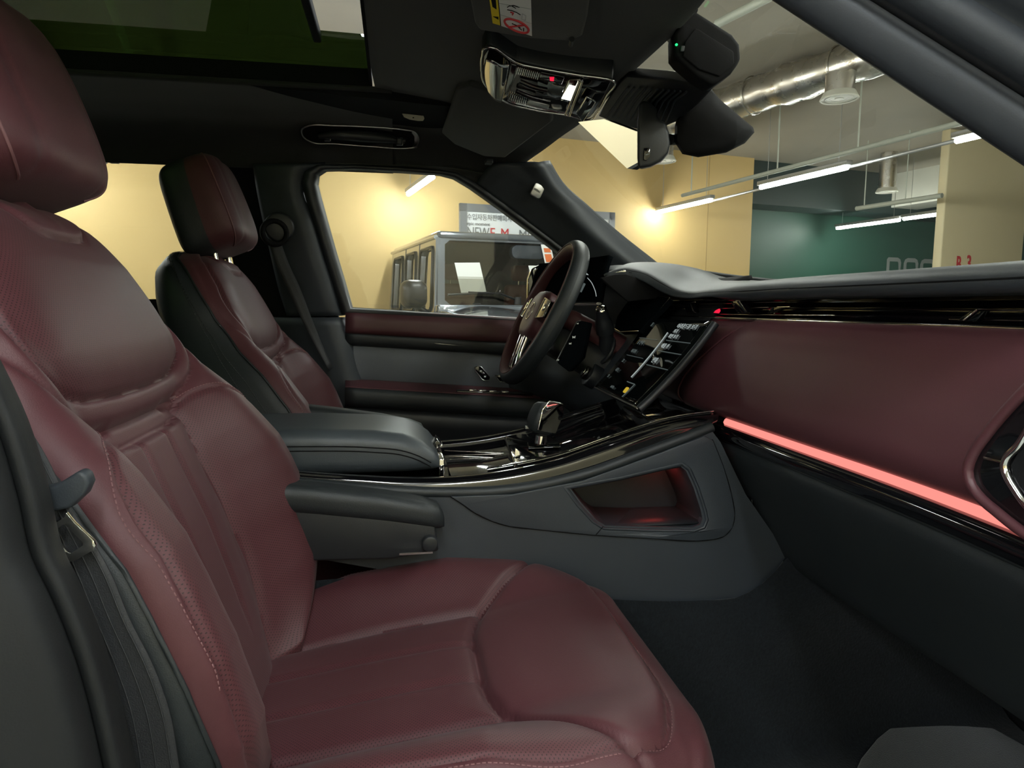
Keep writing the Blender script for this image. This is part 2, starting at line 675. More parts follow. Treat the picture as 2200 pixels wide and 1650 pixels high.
a, b = PG(2021, 560, 5.0), PG(2196, 560, 5.0)
ua, ub = a.dot(GU), b.dot(GU)
rel(gbox('shaft', ua, ub, 5.0, 5.12, 0, ZC, 'pale_wall', bevel=0.02), pc)
p = PG(2053, 582, 4.995)
rel(text('level_number', 'B', frame(p, GU, z=-GV), 0.27, 'red_print', xs=0.62, ext=0.002, bold=0.006), pc)
p = PG(2075, 580, 4.995)
rel(text('level_number', '3', frame(p, GU, z=-GV), 0.27, 'red_print', xs=0.70, ext=0.002, bold=0.006), pc)

# big block lettering on the green wall, only its tops rise above the dashboard
lt = thing('wall_lettering', 'big grey block lettering on the dark green wall', 'lettering', loc=PG(1905, 600, 8.09))


def stroke_letter(name, px0, px1, ytop, kind):
    v = 8.09
    tl, tr = PG(px0, ytop, v), PG(px1, ytop + (px1 - px0) * 0.045, v)
    w = (tr - tl).length
    h = w * 1.5
    d = Vector((0, 0, -1))
    x = (tr - tl).normalized()
    s = w * 0.20
    r = 0.0 if kind == 'P' else w * 0.16

    def pt(a, b):
        return tl + x * a + d * b
    parts = []
    path = [(s / 2, h * 0.98), (s / 2, r + s / 2)]
    if r:
        path.append((s / 2 + r * 0.3, s / 2 + r * 0.3))
    path += [(s / 2 + r, s / 2), (w - s / 2 - w * 0.16, s / 2), (w - s / 2 - w * 0.05, s / 2 + w * 0.05), (w - s / 2, s / 2 + w * 0.16)]
    path += [(w - s / 2, h * 0.5 if kind in 'P8' else h * 0.98)]
    if kind in 'P8':
        path += [(s / 2, h * 0.5)]
        if kind == '8':
            path += [(s / 2, h * 0.5), (w - s / 2, h * 0.52), (w - s / 2, h * 0.98), (s / 2, h * 0.98)]
    else:
        path += [(s / 2, h * 0.98)]
    rel(tube(name, [pt(*q) for q in path], s / 2, 'grey_print', n=4, flat=(1, 0.06), upv=tuple(GV)), lt)


stroke_letter('letter', 1906, 1937, 552.5, 'P')
stroke_letter('letter', 1942.5, 1974, 554, '8')
stroke_letter('letter', 1978, 2010, 556, '0')

# downstand beams under the ceiling over the far bay
tag(gbox('ceiling_beam', 9.9, 10.5, 4.2, 8.1, 2.95, ZC, 'vent_paint'), 'pale ceiling beam over the dark green bay', 'beam')
tag(gbox('ceiling_beam', UE, 15.8, 7.4, 7.9, 2.85, ZC, 'dark_green'), 'dark ceiling beam in front of the green wall', 'beam')

# ---------------------------------------------------------------- hanging tube lamps
_lamp_mesh = {}


def tube_lamp(u, v0, label, z=2.6, length=1.22, group=None):
    root = thing('tube_lamp', label, 'lamp', group, loc=G(u, v0, z))
    root.rotation_euler = (0, 0, GA)
    if not _lamp_mesh:
        h = box('housing', (0.075, length + 0.02, 0.045), (0, -length / 2, 0.045), 'lamp_metal', bevel=0.006)
        t = tube('tube', [(0, -0.01, 0), (0, -0.02, 0), (0, -length + 0.02, 0), (0, -length + 0.01, 0)], [0.014, 0.024, 0.024, 0.014], 'lamp_tube', n=12, flat=(1.15, 0.9))
        r1 = tube('hanger', [(0, -0.12, 0.06), (0, -0.12, ZC - z)], 0.0035, 'lamp_metal', n=6)
        r2 = tube('hanger', [(0, -length + 0.12, 0.06), (0, -length + 0.12, ZC - z)], 0.0035, 'lamp_metal', n=6)
        _lamp_mesh['m'] = [h, t, r1, r2]
        for o in (h, t, r1, r2):
            o.parent = root
    else:
        for s in _lamp_mesh['m']:
            c = s.copy()
            COL.objects.link(c)
            c.parent = root
    return root


VIS = {(1.585, 7.10): 'bright tube lamp hanging near the yellow wall, seen through the driver window',
       (5.22, 7.25): 'lit tube lamp hanging furthest from the viewer, left end of the lamp row',
       (5.16, 5.10): 'long lit tube lamp in the middle of the row, in front of the green wall',
       (5.12, 2.80): 'lit tube lamp beside the near windscreen pillar',
       (9.05, 7.72): 'distant tube lamp in the dark green bay, left of the two',
       (9.0, 6.42): 'distant tube lamp in the dark green bay, right of the two'}
for (u, v), lb in VIS.items():
    tube_lamp(u, v, lb)
GR = 'tube lamps outside the picture'
for u in (-5.7, -2.08, 1.56, 5.2):
    for v in (7.0, 4.7, 2.4, 0.1, -2.2):
        if (u == 1.56 and v == 7.0) or (u == 5.2 and v > 2):
            continue
        tube_lamp(u, v, 'tube lamp hanging in the rows outside the picture', group=GR)
for u_ in (-3.9, -0.3, 3.4):  # extra unseen rows, added to send more light into the cabin's open side
    for v in (-1.3, -3.2):
        tube_lamp(u_, v, 'tube lamp hanging in the rows outside the picture', group=GR)
for v in (-0.8, -3.0):
    tube_lamp(9.1, v, 'tube lamp hanging in the rows outside the picture', group=GR)


def conduit(label, pts, r, m='pipe_paint', drops=()):
    root = thing('ceiling_pipe', label, 'pipe', loc=pts[0])
    rel(tube('pipe', pts, r, m, n=10), root)
    for d in drops:
        rel(tube('hanger', [d, Vector((d.x, d.y, ZC))], 0.007, m, n=6), root)
    return root


A, B = PZ(1466, 420, 2.62), PZ(2090, 257, 2.62)
conduit('pale green pipe running above the row of lit lamps', [A, B], 0.022, drops=[A.lerp(B, t) for t in (0.05, 0.45, 0.72)])
A, B = PZ(1540, 52, 3.3), PZ(1700, -30, 3.3)
conduit('pale green pipe under the ceiling above the dash camera', [A, B], 0.030)
A, B = PZ(1840, 448, 2.62), PZ(2024, 420, 2.62)
conduit('distant pale pipe in the dark green bay', [A, B], 0.03, drops=[A.lerp(B, 0.1), A.lerp(B, 0.6)])
A, B = PZ(1525, 433, 2.66), PZ(2062, 300, 2.66)
conduit('slim grey cable tray linking the lit lamps', [A, B], 0.016, 'lamp_metal')
A, B = PZ(222, -30, 3.3), PZ(300, 170, 3.3)
conduit('ceiling pipe seen through the tinted roof glass, running across', [A, B], 0.03)

# foil-wrapped air duct with its round diffusers
dr = thing('air_duct', 'foil-wrapped round air duct under the garage ceiling', 'duct', loc=G(4.4, 4.6, 3.3))
A, B = PZ(1530, 234, 3.3), PZ(1880, 120, 3.3)
dpts = [A.lerp(B, t) for t in np.linspace(-0.6, 1.4, 49)]
rads = [0.165 + 0.006 * math.sin(i * 1.7) + (0.016 if 26 < i < 31 else 0) for i in range(49)]
rel(tube('duct_pipe', dpts, rads, 'foil', n=24), dr)
for t in (-0.3, 0.02, 0.30, 0.52, 0.82, 1.1):
    c = A.lerp(B, t)
    rel(ring('strap', c, B - A, 0.176, 0.008, 'foil', n=28, k=6), dr)


def diffuser(c, label, rise=0):
    r = thing('air_diffuser', label, 'vent', loc=c)
    rel(cyl('neck', c + Vector((0, 0, 0.20 if rise == 0 else rise)), c + Vector((0, 0, 0.02)), 0.115, 'foil'), r)
    rel(cyl('rim', c + Vector((0, 0, 0.05)), c, 0.125, 'vent_paint', r2=0.15), r)
    for i, q in enumerate((0.142, 0.105, 0.07)):
        rel(ring('louver', c + Vector((0, 0, -0.002 + 0.004 * i)), (0, 0, 1), q, 0.009, 'vent_paint', n=28, k=6), r)
    rel(cyl('plug', c + Vector((0, 0, 0.02)), c + Vector((0, 0, -0.006)), 0.035, 'vent_paint'), r)
    rel(cyl('throat', c + Vector((0, 0, 0.03)), c + Vector((0, 0, 0.004)), 0.13, 'matte_black'), r)
    return r


diffuser(PZ(1803, 212, 2.98), 'round ceiling air diffuser below the foil duct')
diffuser(PZ(1425, 346, 2.98), 'round ceiling air diffuser partly hidden behind the rear-view mirror')
diffuser(PZ(1905, 412, 2.95), 'distant pale round air diffuser in the dark green bay', rise=0.55)

# ---------------------------------------------------------------- framed sign on the back wall
sg = thing('wall_sign', 'white framed showroom sign with grey and red lettering on the yellow wall', 'sign', loc=G(2.62, VB, 1.4))
v = VB - 0.05
tl, tr = PG(988, 436, v), PG(1321, 461, v)
u0, u1, zt = tl.dot(GU), tr.dot(GU), tl.z
rel(gbox('panel', u0 + 0.05, u1 - 0.05, v + 0.005, VB, 1.55, zt - 0.05, 'sign_white'), sg)
for nm, aa in (('frame_bar', (u0, u1, zt - 0.10, zt)), ('frame_bar', (u0, u1, 1.5, 1.6)), ('frame_bar', (u0, u0 + 0.09, 1.5, zt)), ('frame_bar', (u1 - 0.09, u1, 1.5, zt))):
    rel(gbox(nm, aa[0], aa[1], v - 0.01, VB, aa[2], aa[3], 'sign_frame'), sg)


def signtext(s, px, py, size, m, xs=1.0, bold=0.0):
    p = PG(px, py, v)
    rel(text('lettering', s, frame(p, GU, z=-GV), size, m, xs=xs, ext=0.002, bold=bold), sg)


signtext('수입자동차판매회사', 1003, 470.5, 0.087, 'sign_grey', xs=0.86)
signtext('epic moment', 1003, 483, 0.060, 'sign_grey', xs=0.98)
signtext('NEW', 1003, 509, 0.187, 'sign_grey', xs=0.70)
signtext('E.', 1052, 511, 0.187, 'red_print', xs=0.85)
signtext('M.', 1075, 512, 0.187, 'red_print', xs=0.85)
signtext('MOTORS', 1114, 515, 0.187, 'sign_grey', xs=0.85)

# ---------------------------------------------------------------- the grey off-roader by the wall
CU0, CV0 = 2.24, 4.96           # windscreen centre at its foot
car = thing('parked_car', 'grey boxy off-roader parked in front of the yellow wall', 'car', loc=G(CU0, CV0, 0))
W2 = 0.90


def cb(name, u0, u1, v0, v1, z0, z1, m, bevel=0.02, parent=None):
    o = gbox(name, CU0 + u0, CU0 + u1, CV0 + v0, CV0 + v1, z0, z1, m, None, bevel)
    rel(o, car)
    return o


def cpt(u, v, z):
    return G(CU0 + u, CV0 + v, z)


cb('lower_body', -W2, W2, -1.45, 2.25, 0.45, 1.16, 'car_paint', 0.05)
rel(surf('hood', [[cpt(-0.86, -1.42, 1.06), cpt(-0.5, -1.45, 1.12), cpt(0, -1.46, 1.12), cpt(0.5, -1.45, 1.12), cpt(0.86, -1.42, 1.06)],
                  [cpt(-0.86, -0.7, 1.15), cpt(-0.55, -0.7, 1.205), cpt(0, -0.7, 1.18), cpt(0.55, -0.7, 1.205), cpt(0.86, -0.7, 1.15)],
                  [cpt(-0.87, -0.06, 1.20), cpt(-0.55, -0.06, 1.245), cpt(0, -0.06, 1.225), cpt(0.55, -0.06, 1.245), cpt(0.87, -0.06, 1.20)]], 25, 14, 'car_paint', thick=0.03), car)
cb('cowl', -0.88, 0.88, -0.10, 0.06, 1.12, 1.27, 'car_paint', 0.02)
# windscreen surround: frame plate with an opening
zb, zt_, lean = 1.25, 1.93, 0.13


def ws(u, s):
    return cpt(u * (1 - 0.05 * s), lean * s, zb + (zt_ - zb) * s)


outer = [ws(-0.86, 0), ws(0.86, 0), ws(0.86, 1.0), ws(-0.86, 1.0)]
inner = [ws(-0.79, 0.09), ws(-0.74, 0.03), ws(0.74, 0.03), ws(0.79, 0.09), ws(0.79, 0.86), ws(0.74, 0.92), ws(-0.74, 0.92), ws(-0.79, 0.86)]
rel(plate('windscreen_frame', outer, GV * 0.06, 'car_paint', holes=[inner]), car)
rel(plate('windscreen', [p + GV * 0.03 for p in inner], GV * 0.004, 'car_glass'), car)
cb('roof', -0.83, 0.83, 0.10, 2.22, 1.89, 1.96, 'car_paint', 0.04)
for s in (-1, 1):
    rel(tube('roof_gutter', [cpt(s * 0.84, 0.12, 1.90), cpt(s * 0.84, 2.24, 1.90)], 0.022, 'car_paint', n=8), car)
# side wall with three window openings on each side
side_wins = [(0.13, 0.70), (0.84, 1.36), (1.50, 2.05)]
for s in (-1, 1):
    def sp(vv, zz, s=s):
        return cpt(s * (0.89 - 0.05 * (zz - 1.15) / 0.75), vv, zz)
    o_ = [sp(0.02, 1.12), sp(2.24, 1.12), sp(2.22, 1.90), sp(0.12, 1.90)]
    hs = [[sp(v0 + 0.05, 1.22), sp(v1 - 0.04, 1.22), sp(v1, 1.26), sp(v1, 1.76), sp(v1 - 0.05, 1.81), sp(v0 + 0.10, 1.81), sp(v0 + 0.06, 1.76), sp(v0 + 0.01, 1.26)] for v0, v1 in side_wins]
    rel(plate('side_wall', o_, GU * (-s * 0.05), 'car_paint', holes=hs), car)
    for h in hs:
        rel(plate('side_window', [p + GU * (-s * 0.03) for p in h], GU * (-s * 0.004), 'side_glass'), car)
        c = sum(h, Vector()) / len(h)
        rel(tube('window_seal', [c + (p - c) * 1.02 - GU * (-s * 0.006) for p in h], 0.014, 'car_black', n=6, closed=True), car)
    for vv in (0.77, 1.43):
        rel(tube('door_gap', [sp(vv, 1.13), sp(vv, 1.88)], 0.006, 'car_black', n=6), car)
cb('tail', -0.84, 0.84, 2.18, 2.25, 1.12, 1.92, 'car_paint', 0.03)
cb('cabin_floor', -0.8, 0.8, 0.0, 2.15, 1.0, 1.14, 'car_cabin', 0.0)
cb('cabin_dash', -0.8, 0.8, 0.10, 0.45, 1.1, 1.27, 'car_cabin', 0.03)
for s in (-0.40, 0.40):
    cb('seat_back', s - 0.22, s + 0.22, 0.95, 1.08, 1.1, 1.50, 'car_seat', 0.05)
    cb('head_restraint', s - 0.14, s + 0.14, 0.97, 1.07, 1.54, 1.72, 'car_seat', 0.05)
    rel(tube('restraint_post', [cpt(s - 0.05, 1.02, 1.48), cpt(s - 0.05, 1.02, 1.58)], 0.008, 'chrome', n=6), car)
rel(pad('mirror_housing', 0.34, 0.13, 0.09, 0.05, frame(cpt(0.1, 0.12, 1.79), GU, z=-GV), 'grey_plastic'), car)
# door mirror
mc = PG(893, 632, 5.06)
rel(loft('door_mirror', [[mc + GU * (x * k - 0.02) + GV * dv + Vector((0, 0, y * k)) for x, y in rrect(0.24, 0.26, 0.08)] for k, dv in ((0.55, -0.13), (0.85, -0.10), (1.0, -0.04), (1.0, 0.05), (0.9, 0.08))], 'car_black'), car)
rel(tube('mirror_arm', [mc + Vector((0, 0, -0.1)), cpt(-0.9, 0.1, 1.16)], 0.03, 'car_black', n=8), car)
# wiper
w0, w1, w2, w3 = [PG(x, y, 4.92) for x, y in ((962, 633), (1050, 629), (1075, 631), (1112, 645))]
rel(tube('wiper_blade', [w0, w1], 0.012, 'car_black', n=6), car)
rel(tube('wiper_arm', [w1 - GU * 0.2, w2, w3], 0.012, 'car_black', n=6), car)
rel(cyl('wiper_pivot', w3 + Vector((0, 0, -0.04)), w3 + Vector((0, 0, 0.03)), 0.035, 'car_black', n=12), car)
rel(box('washer_jet', (0.07, 0.02, 0.012), frame(PG(1024, 652.5, 4.65), GU, z=(0, 0, 1)), 'car_black'), car)
# badge-free wheels
for uu in (-0.82, 0.82):
    for vv in (-0.9, 1.6):
        rel(cyl('wheel', cpt(uu - 0.13, vv, 0.40), cpt(uu + 0.13, vv, 0.40), 0.40, 'tyre', n=28, bevel=0.04), car)
cb('front_bumper', -0.92, 0.92, -1.62, -1.40, 0.45, 0.72, 'car_paint', 0.05)
cb('grille', -0.5, 0.5, -1.48, -1.44, 0.78, 1.04, 'car_black', 0.02)
for s in (-1, 1):
    rel(cyl('headlight', cpt(s * 0.68, -1.47, 0.92), cpt(s * 0.68, -1.42, 0.92), 0.10, 'chrome', n=20), car)


def vquad(name, pix, vv, m, label, cat):
    pts = [PG(x, y, vv) for x, y in pix]
    return tag(plate(name, pts, GV * 0.003, m), label, cat)


vquad('price_sheet', [(976.5, 564.5), (1030.5, 564), (1045, 627.5), (991, 630)], CV0 + 0.085, 'paper', 'large white paper sheet standing behind the off-roader windscreen', 'paper')
vquad('price_sheet', [(1135, 570.5), (1160, 571), (1172, 612), (1146, 612)], CV0 + 0.085, 'paper', 'white paper sheet behind the windscreen, half hidden by the steering wheel', 'paper')
st = thing('sticker_sheet', 'white and orange sticker sheet high in the off-roader windscreen', 'sticker', loc=PG(1175, 545, CV0 + 0.10))
rel(plate('sheet', [PG(x, y, CV0 + 0.105) for x, y in ((1162, 525), (1183, 526), (1191, 562), (1171, 566))], GV * 0.003, 'paper'), st)
for q in (((1168, 533), (1182, 533.5), (1183.5, 542), (1170, 542)), ((1170, 546), (1184, 546), (1188, 563), (1174, 563))):
    rel(plate('orange_block', [PG(x, y, CV0 + 0.098) for x, y in q], GV * 0.002, 'orange_print'), st)
# ================================================================ the cabin shell of the car we sit beside
def V3(*a):
    return Vector(a)


# --- roof lining, far and near side (mirrored), front header
RX = [-1.7, -1.2, -0.733, -0.477, -0.238, -0.1, 0.0]
prof = [(0.705, 1.612), (0.700, 1.628), (0.688, 1.662), (0.650, 1.698), (0.560, 1.724), (0.470, 1.735), (0.392, 1.741)]
for s, nm in ((1, 'wall_far'), (-1, 'wall_near')):
    rows = [[V3(x, s * (y - (0.012 if x > 0.1 else 0)), z - (0.006 if x > 0.2 else 0)) for x in RX] for y, z in prof]
    o = surf(nm + '_lining', rows, 40, 26, 'headliner', thick=0.01, off=1)
    struct(o, 'black cloth roof lining above the %s side windows' % ('driver' if s > 0 else 'passenger'), 'roof lining')


def across(pts, sy=1):
    """far half of a row given from the roof rail to the middle, mirrored to the near half"""
    far = [V3(*p) for p in pts]
    return far + [V3(p.x, -p.y, p.z) for p in reversed(far[:-1])]


front = across([(0.300, 0.664, 1.600), (0.338, 0.640, 1.628), (0.370, 0.600, 1.648), (0.388, 0.530, 1.656), (0.401, 0.450, 1.661), (0.420, 0.280, 1.662), (0.420, 0.0, 1.664)])
mid1 = across([(0.235, 0.688, 1.615), (0.240, 0.672, 1.645), (0.255, 0.632, 1.672), (0.270, 0.550, 1.682), (0.280, 0.450, 1.684), (0.285, 0.280, 1.680), (0.285, 0.0, 1.677)])
mid2 = across([(0.120, 0.698, 1.625), (0.118, 0.685, 1.662), (0.112, 0.645, 1.695), (0.106, 0.560, 1.716), (0.102, 0.470, 1.722), (0.100, 0.280, 1.716), (0.100, 0.0, 1.712)])
back = across([(-0.002, 0.700, 1.628), (-0.004, 0.688, 1.662), (-0.008, 0.650, 1.698), (-0.022, 0.560, 1.724), (-0.032, 0.470, 1.735), (-0.042, 0.280, 1.741), (-0.046, 0.0, 1.743)])
struct(surf('ceiling_lining', [front, mid1, mid2, back], 70, 24, 'headliner', thick=0.010, off=-1), 'black cloth roof lining over the front of the cabin', 'roof lining')
struct(hexa('ceiling_rear', [V3(-1.75, -0.7, 1.70), V3(-1.2, -0.7, 1.735), V3(-1.2, 0.7, 1.735), V3(-1.75, 0.7, 1.70), V3(-1.75, -0.7, 1.76), V3(-1.2, -0.7, 1.79), V3(-1.2, 0.7, 1.79), V3(-1.75, 0.7, 1.76)], 'headliner'), 'black roof lining over the back seats', 'roof lining')
# opaque roof skin around the glass, outside the lining
for i, (y0, y1, x0, x1) in enumerate(((0.40, 0.72, -1.7, 0.3), (-0.72, -0.40, -1.7, 0.3), (-0.40, 0.40, -0.03, 0.38))):
    z0 = 1.80
    struct(hexa('trim_%d' % (10 + i), [V3(x0, y0, z0), V3(x1, y0, z0 - (0.1 if x1 > 0.2 else 0)), V3(x1, y1, z0 - (0.1 if x1 > 0.2 else 0)), V3(x0, y1, z0), V3(x0, y0, z0 + 0.02), V3(x1, y0, z0 - (0.08 if x1 > 0.2 else 0)), V3(x1, y1, z0 - (0.08 if x1 > 0.2 else 0)), V3(x0, y1, z0 + 0.02)], 'matte_black'),
           ('outer roof skin along the %s edge of the roof glass' % ('far', 'near', 'front')[i]), 'trim')

# --- tinted roof glass with its inner black lip
zs = 1.776
struct(plate('window_1', [V3(-1.22, -0.42, zs), V3(-0.135, -0.42, zs), V3(-0.135, 0.20, zs), V3(-0.03, 0.205, zs), V3(-0.03, 0.42, zs), V3(-1.22, 0.42, zs)], (0, 0, 0.005), 'sunroof_glass'), 'dark green tinted panoramic roof glass', 'window')
lip = [V3(-0.046, -0.392, 1.741), V3(-0.046, 0.392, 1.741), V3(-1.2, 0.392, 1.741), V3(-1.2, -0.392, 1.741)]
V = []
for p in lip:
    V += [p, p + V3(0, 0, 0.036)]
struct(from_data('trim_13', V, [(0, 1, 3, 2), (2, 3, 5, 4), (4, 5, 7, 6), (6, 7, 1, 0)], 'matte_black', smooth=False, thick=0.006), 'black inner lip around the roof glass', 'trim')
struct(box('trim_14', (0.016, 0.62, 0.02), V3(-0.142, -0.1, zs - 0.006), 'matte_black', bevel=0.004), 'dark front rail of the roof glass', 'trim')

# --- far side: window openings, pillars

def Yw(py):
    return 0.735 - 0.045 * (665 - py) / 300.0


glass_px = [(755, 664), (738, 605), (720, 545), (700, 474), (688, 430), (680, 398), (683, 376), (700, 364), (760, 362), (860, 367), (945, 373), (975, 381), (1010, 402), (1070, 445), (1150, 505), (1200, 543), (1245, 580), (1330, 655), (1340, 700), (1150, 690), (950, 677)]
band_px = [(735, 676), (716, 612), (697, 552), (675, 480), (656, 425), (648, 392), (655, 368), (680, 354), (760, 354), (860, 359), (950, 366), (985, 372), (1022, 394), (1082, 437), (1162, 497), (1212, 535), (1258, 570), (1350, 645), (1360, 712), (1150, 700), (950, 688)]
gl = [PY(x, y, Yw(y)) for x, y in glass_px]
bd = [PY(x, y, Yw(y) - 0.02) for x, y in band_px]
V = [p for pr in zip(gl, bd) for p in (pr[0] + V3(0, 0.004, 0), pr[0].lerp(pr[1], 0.35) + V3(0, -0.012, 0), pr[1])]
n = len(gl)
F = []
for i in range(n):
    j = (i + 1) % n
    F += [(3 * i, 3 * j, 3 * j + 1, 3 * i + 1), (3 * i + 1, 3 * j + 1, 3 * j + 2, 3 * i + 2)]
struct(from_data('trim_15', V, F, 'black_plastic', thick=0.012, off=0), 'black rubber seal framing the driver window', 'trim')
struct(plate('window_2', [p + V3(0, 0.012, 0) for p in gl], (0, 0.004, 0), 'window_glass'), 'clear driver door window', 'window')

# lining between the roof rail and the seal, above the driver window
ra_ = [V3(-0.30, 0.699, 1.630), V3(-0.15, 0.699, 1.630), V3(0.0, 0.698, 1.632), V3(0.12, 0.696, 1.630), V3(0.235, 0.686, 1.618), V3(0.30, 0.660, 1.604)]
rb_ = [PY(x, y, Yw(y) - 0.012) for x, y in ((600, 362), (700, 358), (830, 360), (955, 370), (992, 377), (1030, 402))]
struct(surf('wall_far_rail', [ra_, rb_], 24, 4, 'headliner', thick=0.008), 'black lining edge right above the driver window', 'roof lining')

# B-pillar of the driver side: upper cover and lower cover
rows = []
for y, xs in ((352, (545, 600, 640, 700)), (372, (548, 600, 636, 660)), (400, (552, 604, 632, 652)), (480, (568, 618, 658, 678)), (560, (586, 640, 682, 702)), (620, (600, 660, 700, 722)), (678, (618, 690, 718, 738))):
    yy = Yw(y)
    rows.append([PY(xs[0], y, yy - 0.005), PY(xs[1], y, yy - 0.026), PY(xs[2], y, yy - 0.030), PY(xs[3], y, yy - 0.006)])
struct(surf('trim_16', rows, 16, 30, 'grey_plastic', thick=0.012, off=0), 'dark grey upper cover of the driver side centre pillar', 'trim')
rows = []
for y, xs in ((682, (560, 680, 712, 741)), (740, (590, 700, 732, 757)), (800, (610, 718, 748, 773)), (880, (640, 738, 768, 795)), (960, (660, 750, 785, 812)), (1100, (680, 760, 800, 830))):
    rows.append([PY(xs[0], y, 0.76), PY(xs[1], y, 0.708), PY(xs[2], y, 0.705), PY(xs[3], y, 0.73)])
struct(surf('trim_17', rows, 16, 24, 'grey_plastic', thick=0.012, off=0), 'dark grey lower cover of the driver side centre pillar', 'trim')
# black body side behind the pillar covers, with the rear door window left open
rear_o = [V3(-1.75, 0.76, 1.66), V3(-0.27, 0.76, 1.66), V3(-0.20, 0.775, 1.30), V3(-0.15, 0.775, 1.2), V3(0.0, 0.775, 0.45), V3(-1.75, 0.775, 0.45)]
rw = [PY(x, y, 0.765) for x, y in ((-250, 334), (60, 337), (225, 343), (400, 347), (436, 351), (449, 362), (470, 440), (520, 640), (380, 642), (-250, 650))]
struct(plate('wall_far_side', rear_o, (0, 0.03, 0), 'matte_black', holes=[rw]), 'black rear body side of the cabin beyond the driver seat', 'body side')
struct(plate('window_3', [p + V3(0, 0.02, 0) for p in rw], (0, 0.004, 0), 'window_glass'), 'clear rear door window behind the driver seat', 'window')
for i, x in enumerate((220, 246)):
    struct(box('trim_%d' % (18 + i), (0.02, 0.01, 0.012), PY(x, 346, 0.755), 'black_plastic'), ('left' if i == 0 else 'right') + ' small black clip hanging at the rear window top', 'trim')
struct(hexa('wall_rear', [V3(-1.8, -0.8, 0.4), V3(-1.75, -0.8, 0.4), V3(-1.75, 0.8, 0.4), V3(-1.8, 0.8, 0.4), V3(-1.8, -0.8, 1.8), V3(-1.75, -0.8, 1.8), V3(-1.75, 0.8, 1.8), V3(-1.8, 0.8, 1.8)], 'matte_black'), 'black rear end of the cabin', 'body side')
struct(hexa('wall_near_side', [V3(-1.75, -0.80, 0.4), V3(-0.62, -0.80, 0.4), V3(-0.62, -0.76, 0.4), V3(-1.75, -0.76, 0.4), V3(-1.75, -0.80, 1.66), V3(-0.62, -0.80, 1.66), V3(-0.62, -0.76, 1.66), V3(-1.75, -0.76, 1.66)], 'matte_black'), 'black rear body side of the cabin behind the passenger seat', 'body side')

# --- windscreen pillar of the driver side
wedge = [(1022, 393), (1082, 436), (1162, 496), (1212, 534), (1258, 569), (1350, 640)]
crest = [(1060, 352), (1140, 415), (1215, 480), (1262, 524), (1310, 560), (1400, 630)]
inner = [(1145, 318), (1156, 348), (1185, 395), (1240, 446), (1310, 506), (1388, 567), (1470, 632)]
r0 = [PY(x, y, Yw(y) - 0.015) for x, y in wedge]
r1 = [PY(x, y, 0.64 + 0.05 * (y - 352) / 280) for x, y in crest]
r1b = [PY((a_[0] + b_[0]) / 2, (a_[1] + b_[1]) / 2, 0.625 + 0.055 * (b_[1] - 352) / 280) for a_, b_ in zip(crest, inner[1:])]
r2 = [PY(x, y, 0.60 + 0.13 * (y - 348) / 280) for x, y in inner[1:]]
r3 = [p + V3(0.035, 0.03, 0.01) for p in r2]
struct(surf('trim_20', [r0, r1, r1b, r2, r3], 36, 26, 'grey_plastic', thick=0.01, off=0), 'dark grey windscreen pillar cover on the driver side', 'trim')
# airbag badge on it
bl = thing('airbag_badge', 'small silver rounded badge on the windscreen pillar cover', 'badge', loc=PY(1154, 410, 0.62))
cen = PY(1154, 410, 0.628)
xa = (PY(1164, 417, 0.63) - PY(1143, 405, 0.622)).normalized()
Mb = frame(cen, xa, z=(-0.25, -1, 0.05))
rel(pad('plate', 0.032, 0.036, 0.008, 0.008, Mb @ Matrix.Translation((0, 0, 0.004)), 'satin_silver', edge=0.0015), bl)
rel(text('lettering', 'AIRBAG', Mb @ Matrix.Translation((-0.0125, -0.0025, 0.0046)), 0.0085, 'black_plastic', xs=0.72, ext=0.0003), bl)

# --- windscreen
wt = [V3(0.372, 0.64, 1.650), V3(0.404, 0.45, 1.668), V3(0.424, 0.28, 1.672), V3(0.428, 0.0, 1.674), V3(0.424, -0.28, 1.672), V3(0.404, -0.45, 1.668), V3(0.372, -0.64, 1.650)]
wm = [V3(0.575, 0.70, 1.50), V3(0.625, 0.45, 1.50), V3(0.66, 0.28, 1.50), V3(0.675, 0.0, 1.50), V3(0.66, -0.28, 1.50), V3(0.625, -0.45, 1.50), V3(0.575, -0.70, 1.50)]
wb = [V3(0.85, 0.78, 1.30), V3(0.96, 0.45, 1.26), V3(1.0, 0.28, 1.255), V3(1.02, 0.0, 1.25), V3(1.0, -0.28, 1.255), V3(0.96, -0.45, 1.26), V3(0.85, -0.78, 1.30)]
struct(surf('window_4', [wt, wm, wb], 24, 18, 'windshield_glass'), 'large curved windscreen glass', 'window')

# --- near windscreen pillar and door frame (passenger door stands open)
Ea, Eb = PY(1680, 0, -0.645), PY(2200, 341, -0.745)
et = (Eb - Ea).normalized()
ea = Vector((0.3, -0.6, 0.74))
ea = (ea - et * ea.dot(et)).normalized()
eb = et.cross(ea)
if eb.dot(CD) < 0:
    eb = -eb
ppath = [V3(-0.9, -0.655, 1.645), V3(-0.3, -0.645, 1.662), V3(0.0, -0.620, 1.662), V3(0.13, -0.598, 1.645), Ea - et * 0.15, Ea - et * 0.05, Ea, Ea + et * 0.1, Eb, Eb + et * 0.08, Ea + et * 0.42, V3(0.74, -0.86, 1.12)]
ppath = [Vector(p) for p in cr(ppath, 60)]
pprof = [(0.006, 0.012), (0.0, 0.004), (0.003, -0.003), (0.016, -0.008), (0.030, -0.006), (0.034, -0.001), (0.040, -0.002), (0.046, -0.012), (0.058, -0.016), (0.068, -0.010), (0.072, -0.004), (0.080, -0.010), (0.100, -0.014), (0.118, -0.002), (0.118, 0.030), (0.060, 0.050), (0.020, 0.040)]
pk = [Vector((p[0], p[1], 0)) for p in cr([(x, y, 0) for x, y in pprof], 64, True)]
